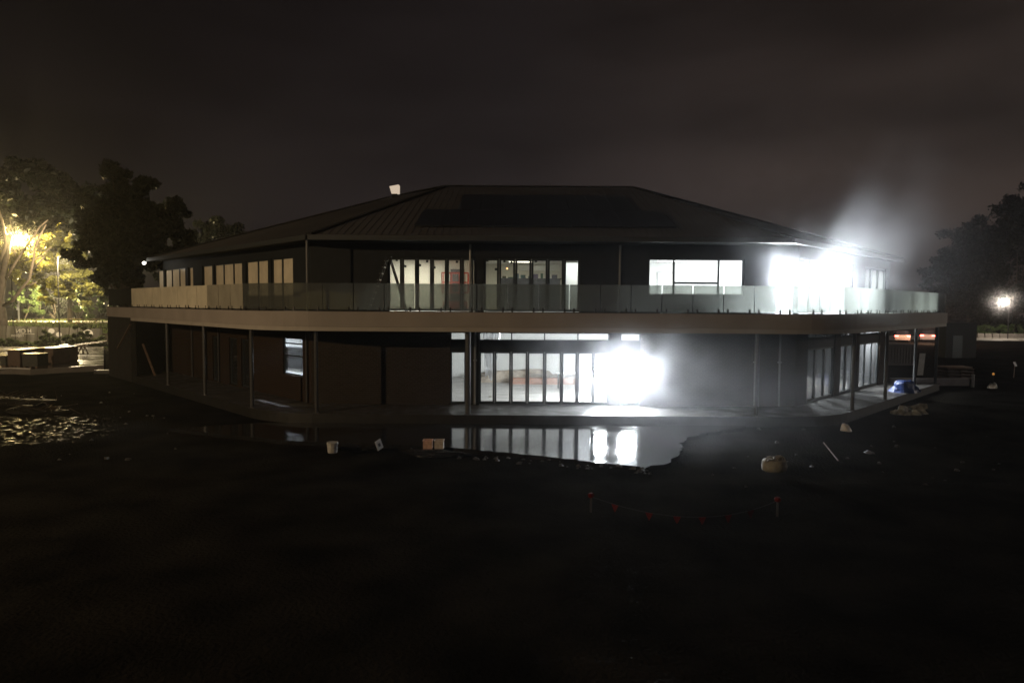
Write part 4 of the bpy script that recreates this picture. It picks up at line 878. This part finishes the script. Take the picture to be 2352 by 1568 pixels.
def tree(name, label, base, H, cen, rad, nclump, nleaf, leaf, seed, lm, tr=0.35, group=None, bm=None, nl=9, lean=(0, 0)):
    t = thing(name, label, 'tree', base, group); base = Vector(base); cen = Vector(cen); rg = random.Random(seed)
    o, cc = crown('crown', cen, rad, nclump, nleaf, leaf, seed, lm, t)
    m = MB(); fork = base.lerp(cen, 0.45) + Vector((0, 0, 0)); fork.z = base.z + (cen.z - rad[2] - base.z) * 0.5 + rad[2] * 0.2
    m.tube([base, base.lerp(fork, .5) + Vector((rg.uniform(-.2, .2), 0, 0)), fork], [tr, tr * .8, tr * .65], 10)
    for k in range(nl):
        e_ = Vector(cc[rg.randrange(len(cc))]); mid = fork.lerp(e_, .5) + Vector((rg.uniform(-.5, .5), rg.uniform(-.5, .5), rg.uniform(.1, .8))); m.tube([fork, mid, e_], [tr * .42, tr * .25, tr * .06], 6)
    part('trunk', m, bm or bark, t, smooth=True); return t
def gz(x, y): return GZ + 1.75 * min(1, max(0, (y - 74) / 14)) * min(1, max(0, (-x - 20) / 15))
# large lit street tree at the left edge
tb = Vector((ony(2, 745, 76).x, 76, 0.0)); t = thing('street_tree', 'large spreading tree at the left edge, its pale limbs lit yellow by a street lamp', 'tree', tb)
m = MB(); m.tube([tb, tb + Vector((.1, 0, 2.4)), tb + Vector((-.1, 0, 4.5)), tb + Vector((.6, 0, 8)), tb + Vector((1.5, 0, 12))], [.75, .55, .45, .35, .2], 12)
part('trunk', m, bark, t, smooth=True)
def pp(px, py, y): return ony(px, py, y)
limbs = [([(8, 702), (30, 690), (50, 662), (68, 640), (76, 600), (80, 570), (92, 540), (106, 515)], .20), ([(50, 662), (66, 655), (84, 648)], .14), ([(72, 620), (88, 605), (102, 590)], .14), ([(14, 640), (34, 605), (58, 570), (92, 520), (110, 505)], .17), ([(58, 570), (72, 545), (84, 538)], .07), ([(76, 600), (96, 588), (118, 566)], .07), ([(34, 605), (50, 600), (62, 588)], .06), ([(80, 570), (84, 548), (78, 530)], .06), ([(2, 600), (14, 560), (8, 520), (-6, 470)], .22), ([(30, 560), (36, 590), (28, 530), (22, 500)], .05)]
for pts, r in limbs:
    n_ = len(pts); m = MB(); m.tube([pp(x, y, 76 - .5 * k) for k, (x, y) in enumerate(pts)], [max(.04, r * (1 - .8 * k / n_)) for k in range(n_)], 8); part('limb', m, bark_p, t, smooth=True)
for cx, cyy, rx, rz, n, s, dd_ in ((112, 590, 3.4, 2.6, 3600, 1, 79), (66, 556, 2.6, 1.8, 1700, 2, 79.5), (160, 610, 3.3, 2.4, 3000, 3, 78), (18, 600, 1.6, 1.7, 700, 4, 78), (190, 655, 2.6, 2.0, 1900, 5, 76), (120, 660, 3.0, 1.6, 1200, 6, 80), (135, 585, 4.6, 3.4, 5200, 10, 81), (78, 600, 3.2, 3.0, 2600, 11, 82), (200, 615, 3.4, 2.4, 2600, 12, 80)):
    c = pp(cx, cyy, dd_); V = crown('foliage', c, (rx, 2.4, rz), 26, int(n * 1.5), .22, 60 + s, lf_lit, t)
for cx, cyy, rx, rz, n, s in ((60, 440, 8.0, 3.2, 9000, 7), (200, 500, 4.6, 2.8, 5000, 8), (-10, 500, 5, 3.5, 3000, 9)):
    c = pp(cx, cyy, 78); crown('foliage', c, (rx, 5, rz), 46, n, .32, 70 + s, lf_shade, t)  # upper crown takes the darker leaves, its shade put into the colour
# dark trees
def atree(label, px, top, bot, hw, y, n, seed, name='dark_tree', lm=None, leaf=.34, nc=46, group='dark trees behind the left wing', ry=None):
    a = ony(px, top, y); b = ony(px, bot, y); w = ony(px + hw, top, y).x - a.x; rz = (a.z - b.z) / 2; zg = gz(a.x, y) - .05
    return tree(name, label, (a.x, y, zg), 0, (a.x, y, b.z + rz), (w * .92, ry or w * .8, rz * .92), nc * 2, int(n * 1.5), leaf, seed, lm or lf_shade, .32, group)
atree('tallest round dark tree standing left of the building roof', 268, 388, 640, 95, 66, 16000, 81, nc=60)
atree('dark tree close to the left end of the balcony, lit green low down', 285, 500, 690, 52, 60, 9000, 82)
atree('dark tree directly behind the left end of the roof', 385, 455, 660, 62, 70, 8000, 83)
atree('dark tree at the upper left behind the lamp lit foliage', 150, 400, 600, 80, 92, 9000, 84)
atree('faint dark tree above the left wing roof', 500, 488, 640, 80, 95, 7000, 85)
# lit shrubs beside the road
G_ = 'lamp lit shrubs beyond the road'
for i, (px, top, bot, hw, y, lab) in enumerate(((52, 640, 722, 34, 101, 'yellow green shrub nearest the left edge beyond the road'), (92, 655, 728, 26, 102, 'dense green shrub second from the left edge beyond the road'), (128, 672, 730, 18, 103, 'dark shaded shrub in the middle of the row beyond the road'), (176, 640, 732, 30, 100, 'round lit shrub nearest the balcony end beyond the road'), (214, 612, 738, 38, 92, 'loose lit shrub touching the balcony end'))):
    a = ony(px, top, y); b = ony(px, bot, y); rz = (a.z - b.z) / 2; w = ony(px + hw, top, y).x - a.x; s_ = thing('shrub', lab, 'shrub', (a.x, y, gz(a.x, y)), G_); o, cc = crown('foliage', (a.x, y, b.z + rz), (w, 1.6, rz), 26, 4200, .22, 90 + i, (lf_green, lf_green, lf_shade, lf_mid, lf_green)[i], s_)
    m = MB()
    for k in range(5): m.tube([(a.x, y, gz(a.x, y) - .05), tuple(cc[k])], [.06, .02], 5)
    part('stem', m, bark, s_)
# dark planting in front of the hoarding
G_ = 'dark shrubs in front of the hoarding'
for i, (px, top, bot, hw, y, lab) in enumerate(((12, 779, 800, 26, 66, 'low dark shrub at the left edge below the hoarding'), (60, 783, 800, 28, 67, 'low dark shrub below the mirrored lettering'), (108, 760, 800, 24, 66, 'taller dark shrub crossing the middle of the hoarding'), (158, 767, 800, 28, 67, 'dark shrub with pale leaves before the right part of the hoarding'), (188, 745, 800, 16, 65, 'narrow upright shrub before the right part of the hoarding'), (225, 773, 802, 24, 66, 'dark shrub beside the balcony end wall'))):
    a = ony(px, top, y); b = ony(px, bot, y); rz = (a.z - b.z) / 2; w = ony(px + hw, top, y).x - a.x; s_ = thing('shrub', lab, 'shrub', (a.x, y, GZ), G_); o, cc = crown('foliage', (a.x, y, b.z + rz), (w, 1.2, rz), 20, 2200, .17, 110 + i, lf_mid, s_)
    m = MB()
    for k in range(5): m.tube([(a.x, y, GZ), tuple(cc[k])], [.05, .02], 5)
    part('stem', m, bark, s_)
# right side trees
atree('big dark tree at the far right edge of the picture', 2345, 420, 758, 120, 112, 15000, 131, group='dark trees at the right', nc=60)
atree('dark tree left of the big one at the right edge', 2235, 500, 750, 82, 118, 12000, 132, group='dark trees at the right')
atree('low dark tree just beyond the right end of the balcony', 2185, 560, 740, 55, 124, 8000, 133, group='dark trees at the right')
G_ = 'lamp lit bushes behind the concrete blocks'
for i, (px, hw, lab) in enumerate(((2262, 16, 'leftmost lit bush behind the row of concrete blocks'), (2290, 15, 'second lit bush from the left behind the concrete blocks'), (2316, 13, 'lit bush below the starry lamp behind the blocks'), (2340, 16, 'lit bush at the right edge behind the blocks'))):
    y = 104; a = ony(px, 742 + 3 * (i % 2), y); w = ony(px + hw, 742, y).x - a.x; s_ = thing('bush', lab, 'bush', (a.x, y, GZ), G_); o, cc = crown('foliage', (a.x, y, a.z - 1.1), (w, 1.2, 1.0), 16, 1500, .2, 140 + i, lf_green, s_)
    m = MB(); m.tube([(a.x, y, GZ), tuple(cc[0])], [.06, .02], 5); m.tube([(a.x, y, GZ), tuple(cc[1])], [.06, .02], 5); part('stem', m, bark, s_)

# ================================================================== ROAD, HOARDING AND YARD ON THE LEFT
m = MB(); m.box(-115, -26, 89.0, 97.0, 1.36, 1.47); solo('road', m, mat('wet_asphalt', (0.20, 0.19, 0.17), 0.35, noise=0.2, nscale=0.6, rvar=.1), kind='structure')
gr_m = leafmat('grass_blade', (0.07, 0.09, 0.03), .4)
m = MB(); rg = random.Random(9)
for k in range(9000):
    x = rg.uniform(-75, -38); y = rg.uniform(80, 89.5) if k % 4 else rg.uniform(97.2, 104); z = gz(x, y); h = rg.uniform(.12, .34); a = rg.uniform(0, 3.14); c_, s_ = math.cos(a) * .08, math.sin(a) * .08
    n_ = len(m.v); m.v += [(x - c_, y - s_, z - .03), (x + c_, y + s_, z - .03), (x + rg.uniform(-.1, .1), y + rg.uniform(-.1, .1), z + h)]; m.f.append((n_, n_ + 1, n_ + 2))
solo('grass', m, gr_m, 'lamp lit grass verge either side of the road', 'grass', loc=(0, 0, 0), kind='stuff')
# handrail in front of the road
t = thing('road_handrail', 'brown two rail handrail running along the near side of the lit road', 'railing', (-50, 86.5, 1.3)); rm = mat('rail_brown', (.16, .10, .05), .5)
m = MB()
for z_ in (2.05, 1.50): m.tube([(-66, 86.5, z_), (-52, 86.5, z_), (-40, 86.5, z_ - .05)], .035, 6)
part('rail', m, rm, t)
for k in range(10): x = -65.5 + 2.6 * k; m = MB(); m.tube([(x, 86.5, 1.2), (x, 86.5, 2.07)], .04, 6); part('post', m, rm, t)
# hoarding with a mirrored banner (its printed side faces the road)
hy = 71.0; hx0, hx1 = ony(-40, 760, hy).x, ony(236, 765, hy).x
ho = thing('site_hoarding', 'long grey site hoarding cloth with faint mirrored lettering in front of the road', 'hoarding', (hx0, hy, GZ)); cloth = glassy('hoarding_cloth', (.3, .3, .3), .01, .80, (.16, .15, .14), .5, False, .5)
nseg = 40; m = MB()
for i in range(nseg + 1):
    u = i / nseg; x = hx0 + (hx1 - hx0) * u; zt = ony(0, 747, hy).z - .28 * u; yy = hy + .05 * math.sin(u * 60)
    m.v += [(x, yy, GZ + .05), (x, yy, zt)]
for i in range(nseg): a = 2 * i; m.f.append((a, a + 2, a + 3, a + 1))
part('banner_cloth', m, cloth, ho)
for k in range(12):
    x = hx0 + (hx1 - hx0) * (k + .2) / 11.5
    if x > hx1: break
    m = MB(); m.bar((x, hy - .06, GZ), (x + (.18 if k % 3 else -.1), hy - .06, 1.75), .06); part('post', m, bark, ho)
def text(s, px, py, size, parent, m, y, name='lettering', mirror=True):
    cu = bpy.data.curves.new(name, 'FONT'); cu.body = s; cu.size = size; cu.extrude = .004; cu.align_x = 'RIGHT' if not mirror else 'LEFT'
    o = bpy.data.objects.new('tmp', cu); C.objects.link(o); dg = bpy.context.evaluated_depsgraph_get(); me = bpy.data.meshes.new_from_object(o.evaluated_get(dg)); bpy.data.objects.remove(o)
    p = ony(px, py, y); M = Matrix.Translation(p - wloc(parent)) @ Matrix.Rotation(R(90), 4, 'X') @ Matrix.Scale(-1 if mirror else 1, 4, (1, 0, 0)); me.transform(M); me.materials.clear(); me.materials.append(m)
    q = bpy.data.objects.new(name, me); link(q, parent); return q
ink = mat('banner_ink', (.75, .72, .66), .6)
text('H CIN', 72.5, 764.5, .62, ho, ink, hy - .12); text('Topcon', 56, 773, .46, ho, ink, hy - .12)
m = MB(); a = ony(38, 767, hy - .12); b = ony(79, 767, hy - .12); m.bar(a, b, .03, .03); part('underline', m, ink, ho)
for px, py, r in ((118, 760, .35), (135, 768, .32), (202, 766, .55)):
    p = ony(px, py, hy - .1); m = MB(); n_ = 14; m.poly([(p.x + r * math.cos(6.2832 * k / n_), p.y, p.z + r * .8 * math.sin(6.2832 * k / n_)) for k in range(n_)]); part('emblem', m, ink, ho)
# concrete pad
pad = [onz(-20, 848, 0), onz(0, 846, 0), onz(28, 846, 0), onz(70, 848, 0), onz(238, 838, 0)]
bk1 = [onz(238, 796, 0), onz(-20, 796, 0)]
m = MB(); q = [(p.x, p.y) for p in pad + bk1]; m.poly([(x, y, 0) for x, y in q])
for (x0, y0), (x1, y1) in zip(q, q[1:] + q[:1]): m.quad((x0, y0, -.42), (x1, y1, -.42), (x1, y1, 0), (x0, y0, 0))
solo('yard_slab', m, mat('wet_yard_concrete', (.17, .155, .14), .16, noise=.25, nscale=.6, rvar=.10, bump=.05, bscale=3), kind='structure')
m = MB(); m.bar(pad[0] + Vector((0, 0, .03)), pad[2] + Vector((0, 0, .03)), .08); m.bar(pad[2] + Vector((0, 0, .03)), pad[3] + Vector((0, 0, .03)), .08)
solo('edge_formwork', m, mat('white_board_edge', (.6, .58, .55), .4), 'pale formwork board along the near edge of the yard slab', 'board')
def crate(x0, x1, top, py, lab, lidm, bodym, dy=1.2):
    p = onz(x0, py, 0); w = onz(x1, py, 0).x - p.x; h = ony(x0, top, p.y).z; t = thing('site_crate', lab, 'crate', (p.x + w / 2, p.y + dy / 2, 0), 'big crates on the yard slab')
    m = MB(); m.box(p.x, p.x + w, p.y, p.y + dy, .1, h - .05); part('body', m, bodym, t)
    for k in range(1, 5): pass
    m = MB(); m.box(p.x - .04, p.x + w + .04, p.y - .04, p.y + dy + .04, h - .05, h); part('lid', m, lidm, t)
    m = MB()
    for xx in (p.x + .1, p.x + w / 2, p.x + w - .1): m.box(xx - .06, xx + .06, p.y + .02, p.y + dy - .02, .004, .1)
    part('skid', m, wood2, t)
cm = mat('crate_ply', (.13, .09, .07), .5, noise=.2, nscale=2); cg = mat('crate_grey', (.07, .07, .06), .5, noise=.2); lid = mat('wet_lid', (.3, .27, .24), .18)
crate(18, 48, 803, 843, 'dark brown crate at the left of the group on the yard slab', lid, cm, 2.2); crate(84, 125, 799, 836, 'large red brown crate at the right of the group on the yard slab', cm, cm, 2.6); crate(52, 88, 812, 845, 'small dark grey crate with a pale lid edge nearest the slab edge', lid, cg, 1.0)
crate(0, 14, 816, 843, 'low crate cut by the left edge of the picture', lid, cg, 1.0)
p = onz(47, 842, 0); m = MB(); m.blob(p, (.22, .2, .85), 61, .3, 12, 10); solo('plastic_sack', m, bag_m, 'tall pale sack leaning on the small grey crate in the yard', 'sack', smooth=True)
# tarp covered heap and trestle with long boards
p = onz(156, 809, 0); m = MB(); m.blob(p, (.85, .6, .5), 62, .6, 22, 10); solo('white_tarpaulin', m, mat('white_tarp', (.45, .44, .40), .4), 'crumpled pale tarpaulin on the yard slab between crates and trestle', 'tarpaulin')
p = onz(191, 812, 0); t = thing('trestle', 'dark wooden trestle carrying boards on the yard slab', 'trestle', p)
for sx_ in (-.22, .22):
    m = MB(); m.bar(p + Vector((sx_, -.3, 0)), p + Vector((sx_ * .5, 0, .62)), .06); m.bar(p + Vector((sx_, .3, 0)), p + Vector((sx_ * .5, 0, .62)), .06); part('leg', m, wood2, t)
m = MB(); m.bar(p + Vector((-.4, 0, .65)), p + Vector((.4, 0, .65)), .09); part('beam', m, wood2, t)
for k in range(3):
    m = MB(); m.bar(onz(168, 808, 0) + Vector((0, .2 * k, .55 + .03 * k)), onz(236, 806 - 2 * k, 0) + Vector((0, .3 * k, .75)), .22, .04); solo('long_board', m, wood, ('lowest long board lying across the trestle', 'middle long board lying across the trestle', 'topmost long board lying across the trestle')[k], 'board', group='long boards on the trestle')
# round edge: steps beside the end wall
p = onz(233, 853, -.2); m = MB(); m.box(p.x - .5, p.x + .9, p.y, p.y + .5, -.35, -.12); solo('concrete_step', m, slab_m, 'low wet concrete step at the foot of the left end wall', 'step')

# ================================================================== STREET LAMPS
def street_lamp(label, x, y, zg, z, P, col, name='street_lamp', arm=1.2, r=.16, es=200, group=None, cone=False, vis=None):
    t = thing(name, label, 'street lamp', (x, y, zg), group); m = MB(); m.tube([(x, y, zg), (x, y, z - .5), (x + .1 * np.sign(arm), y, z + .05), (x + arm, y, z + .12)], [.07, .05, .04, .035], 10); part('pole', m, MATS.get('dark_pole') or mat('dark_pole', (.018, .018, .018), .6, spec=.2), t)
    m = MB(); m.rbox((x + arm * 1.15, y, z + .10), (abs(arm) * .6, .26, .12)); h = part('lamp_head', m, steel_m, t)
    m = MB(); m.lathe((x + arm * 1.15, y, z - .06), [(r * .4, 0), (r, .05), (r, .1)], 12); part('lens', m, emis('lens_%d' % len(MATS), col, es), h)
    lamp('lamp_light', 'SPOT' if cone else 'POINT', (x + arm * 1.15, y - .05, z - .25), P, col, t, .14, spot=R(150)); return t
sod = (1.0, .66, .28); warm = (1.0, .80, .52)
q = ony(50, 541, 77.6); street_lamp('blazing street lamp shining through the foliage of the left edge tree', q.x - 1.4, 77.6, .2, q.z, 30000, (1.0, .72, .28), arm=1.2, r=.3, es=160)
q = ony(151, 590, 69.6); street_lamp('smaller street lamp right of the blazing one among the leaves', q.x - .9, 69.6, -.3, q.z, 14000, (1.0, .80, .50), arm=.8, r=.2, es=120)
q = ony(14, 523, 118); street_lamp('distant white lamp high at the left edge', q.x - .9, 118, 1.4, q.z, 900, (1, .95, .9), arm=.8, r=.16, es=60)
q = ony(80, 640, 96); street_lamp('lamp over the road lighting the shrubs behind the left tree', -66, 97.6, 1.4, 7.2, 55000, (1.0, .78, .40), arm=-1.0, r=.14, es=60)
q = ony(2305, 689, 98); street_lamp('bright starry lamp in front of the dark trees at the right', q.x + .9, 98, GZ, q.z, 2600, (1.0, .84, .68), arm=-.8, r=.22, es=260)
q = ony(2168, 763, 90); m = MB(); t = thing('bollard_light', 'tiny cold white bollard light beyond the last balcony column', 'light', (q.x, 90, GZ)); m.tube([(q.x, 90, GZ), (q.x, 90, q.z - .08)], .05, 8); part('stem', m, steel_m, t); m = MB(); m.lathe((q.x, 90, q.z - .08), [(.08, 0), (.1, .04), (.1, .12), (.04, .16)], 10); part('lens', m, emis('cold_lens', (.7, .8, 1), 1.6), t)
street_lamp('yard lamp standing outside the picture at the right', 60, 38, GZ, 8, 6500, (1.0, .88, .76), arm=-1.2, r=.2, es=60)
# sign post by the road
q = ony(43.5, 737, 84); m = MB(); t = thing('road_sign', 'narrow white sign on a pale post at the near side of the road', 'sign', (q.x, 84, q.z)); m.tube([q, q + Vector((0, 0, 2.6))], .09, 8); part('post', m, white_pl, t); m = MB(); m.rbox(q + Vector((0, -.1, 1.75)), (.35, .03, .7)); part('plate', m, mat('sign_plate', (.85, .87, .9), .3), t)
# street lamp of the road behind the camera, out of frame: it lights the left wing
street_lamp('tall sodium street lamp standing outside the site at the near left', -33, 0, GZ, 10.5, 17500, (1.0, .72, .42), arm=1.2, r=.2, es=60)

# ================================================================== RIGHT BACKGROUND
m = MB(); m.box(36, 110, 92, 106, GZ - .2, GZ + .03); solo('car_park', m, MATS['wet_asphalt'], kind='structure')
bm_ = mat('concrete_block', (.13, .12, .105), .7, noise=.15, nscale=2)
x = ony(2243, 775, 100).x; first = None
for k in range(7):
    if first is None:
        m = MB(); m.hexa([(x, 99.7, GZ), (x + 1.0, 99.7, GZ), (x + 1.0, 100.3, GZ), (x, 100.3, GZ), (x + .04, 99.8, GZ + .72), (x + .96, 99.8, GZ + .72), (x + .96, 100.2, GZ + .72), (x + .04, 100.2, GZ + .72)]); first = solo('concrete_block', m, bm_, 'squared grey concrete block, leftmost of the row under the lit bushes', 'block', group='row of concrete blocks at the right'); o = first
    else:
        o = first.copy(); C.objects.link(o); o.location.x += 1.14 * k
        o['label'] = '%s concrete block from the left in the row under the lit bushes' % ('second', 'third', 'fourth', 'fifth', 'sixth', 'seventh')[k - 1]
# dark site shed beyond the right end of the deck
t = thing('site_shed', 'dark flat roofed site shed just beyond the right end of the balcony', 'shed', (41, 60, GZ)); dm = mat('shed_panel', (.006, .0055, .005), .7, noise=.2)
z1 = ony(2200, 741, 60).z; xa, xb = ony(2172, 800, 60).x, ony(2242, 800, 60).x; m = MB(); m.box(xa, xb, 60, 61.6, GZ, z1 - .08); part('wall', m, dm, t); m = MB(); m.box(xa - .1, xb + .1, 59.9, 61.7, z1 - .08, z1); part('roof', m, dm, t); m = MB(); m.box(xa + .6, xa + 1.5, 59.96, 59.998, GZ, 1.75); part('door', m, frame_m, t)
xa, xb = ony(2040, 800, 52).x, ony(2100, 800, 52).x; t = thing('site_container', 'grey site container seen under the balcony behind the blue tarpaulin', 'container', ((xa + xb) / 2, 53, GZ)); m = MB(); zc = ony(2070, 790, 52).z; m.box(xa, xb, 52, 55, GZ, zc); part('body', m, mat('container_grey', (.14, .13, .13), .6, noise=.1), t)
m = MB()
for k in range(9): m.box(xa + .1 + k * (xb - xa) / 9, xa + .18 + k * (xb - xa) / 9, 51.95, 51.998, GZ + .1, zc - .05)
part('rib', m, mat('container_rib', (.12, .115, .115), .6), t)
p = onz(2117, 862, GZ); m = MB(); m.rbox(p + Vector((0, .1, .75)), (.42, .04, 1.5), .1, R(6)); solo('white_board', m, white_pl, 'narrow pale board leaning upright under the right end of the balcony', 'board')
# parked cars glimpsed under the balcony with red tail lamps
def car(x, y, label, col, rear=-1):
    t = thing('parked_car', label, 'car', (x, y, GZ + .03), 'cars parked beyond the right wing'); z = GZ + .03; t.rotation_euler.z = -math.atan2(x, y); cmn = mat('car_paint_%d' % len(MATS), col, .3, coat=.6)
    sec = [(-.9, .30, .55), (-.9, .62, .95), (-.80, .95, 1.0)]
    m = MB(); prof = [(-2.15, .28), (-2.2, .62), (-2.1, .92), (-1.5, 1.0), (1.2, .98), (2.05, .80), (2.2, .55), (2.15, .28)]
    n_ = len(prof)
    for sx_, k_ in ((-.86, 1), (.86, 1)):
        for a, b in prof: m.v.append((x + sx_, y + a, z + b))
    for i in range(n_): j = (i + 1) % n_; m.f.append((i, j, n_ + j, n_ + i))
    m.f.append(tuple(range(n_))); m.f.append(tuple(reversed(range(n_, 2 * n_)))); part('body', m, cmn, t)
    m = MB(); m.hexa([(x - .80, y - 1.75, z + .99), (x + .80, y - 1.75, z + .99), (x + .80, y + .95, z + .99), (x - .80, y + .95, z + .99), (x - .60, y - 1.2, z + 1.45), (x + .60, y - 1.2, z + 1.45), (x + .60, y + .25, z + 1.45), (x - .60, y + .25, z + 1.45)]); part('cabin', m, mat('car_glass_%d' % len(MATS), (.02, .02, .025), .1), t)
    for sx_ in (-.78, .78):
        for sy_ in (-1.35, 1.35): m = MB(); m.tube([(x + sx_ - .1, y + sy_, z + .32), (x + sx_ + .1, y + sy_, z + .32)], .32, 14); part('wheel', m, spig_m, t)
        m = MB(); m.rbox((x + sx_ * .86, y - 2.19, z + .80), (.42, .05, .14)); part('tail_light', m, MATS.get('tail_red') or emis('tail_red', (1, .07, .05), 30), t)
car(ony(2073, 775, 88).x, 88, 'car with lit red tail lamps seen between the columns under the balcony, left one', (.5, .4, .33)); car(ony(2131, 775, 90).x, 90, 'car with lit red tail lamps seen between the last columns, right one', (.35, .30, .28))
q = ony(2085, 740, 84); street_lamp('added pinkish lamp hidden behind the right end of the balcony over the parked cars', 54.0, 83, GZ, 2.6, 2600, (1.0, .62, .45), arm=-.8, r=.12, es=40)  # unseen lamp added to tint and brighten the parked cars
# mast with a red light above the right trees
q = ony(2170, 640, 130); 
# ================================================================== HAZE
hz = bpy.data.materials.new('glow_haze'); hz.use_nodes = True; t_ = hz.node_tree; t_.nodes.clear(); o_ = N(t_, 'ShaderNodeOutputMaterial'); v_ = N(t_, 'ShaderNodeVolumePrincipled')
v_.inputs['Color'].default_value = (.95, .96, 1, 1); v_.inputs['Density'].default_value = HAZE_D; v_.inputs['Anisotropy'].default_value = HAZE_G; t_.links.new(v_.outputs[0], o_.inputs['Volume'])
if HAZE_D > 0:
    m = MB(); m.box(-310, 310, -50, 310, -1.5, 30); solo('haze', m, hz, 'added haze for lamp glow, thin mist hanging over the site', 'haze', kind='stuff', loc=(0, 0, 0))  # box of haze added to give the lamps a faint glow
def glare(label, c, r, dens, g, nz, seed):
    """an added scattering volume that imitates lens glare round a lamp, thinning out towards its edge"""
    m_ = bpy.data.materials.new('glare_volume'); m_.use_nodes = True; t = m_.node_tree; t.nodes.clear(); o = N(t, 'ShaderNodeOutputMaterial'); v = N(t, 'ShaderNodeVolumePrincipled'); v.inputs['Color'].default_value = (.93, .95, 1, 1); v.inputs['Anisotropy'].default_value = g
    tc_ = N(t, 'ShaderNodeTexCoord'); mp_ = N(t, 'ShaderNodeMapping'); mp_.inputs['Scale'].default_value = [1 / a for a in r]; gr = N(t, 'ShaderNodeTexGradient', gradient_type='QUADRATIC_SPHERE'); t.links.new(tc_.outputs['Object'], mp_.inputs[0]); t.links.new(mp_.outputs[0], gr.inputs[0])
    n = N(t, 'ShaderNodeTexNoise'); n.inputs['Scale'].default_value = nz; n.inputs['Detail'].default_value = 2; t.links.new(tc_.outputs['Object'], n.inputs['Vector'])
    q = N(t, 'ShaderNodeMapRange'); q.inputs['From Min'].default_value = .38; q.inputs['From Max'].default_value = .64; q.inputs['To Min'].default_value = .25; q.inputs['To Max'].default_value = 1.6; t.links.new(n.outputs[0], q.inputs[0])
    a = N(t, 'ShaderNodeMath', operation='MULTIPLY'); t.links.new(gr.outputs['Fac'], a.inputs[0]); t.links.new(q.outputs[0], a.inputs[1]); b = N(t, 'ShaderNodeMath', operation='MULTIPLY'); b.inputs[1].default_value = dens; t.links.new(a.outputs[0], b.inputs[0]); t.links.new(b.outputs[0], v.inputs['Density']); t.links.new(v.outputs[0], o.inputs['Volume'])
    k = MB(); k.blob(c, r, seed, 0.0, 20, 12, flat=False); solo('glare', k, m_, label, 'glare', loc=c, kind='stuff', smooth=True)  # volume added only for the glare it scatters
q = ony(52, 545, 75.5); glare('added glow volume round the blazing lamp in the left edge tree', tuple(q), (7.5, 4, 5), .008, .5, .35, 3)
glare('added volume making white glare in front of the ground floor work lights', (4.0, 25.9, 1.6), (6.0, 2.9, 4.2), .085, .5, .8, 1)
glare('added volume making white glare around and above the upper corner work lights', (12.6, 27.2, 6.4), (8.0, 3.8, 7.6), .08, .5, .5, 2)
q = ony(2305, 689, 97); glare('added faint glow volume round the starry lamp at the right', (q.x, 97, q.z), (4, 3, 3.5), .05, .5, .6, 5)
glare('added thin volume making a glow over the mud in front of the lit doors', (6.8, 20.5, 1.3), (7.0, 5.0, 3.2), .028, .5, .6, 4)
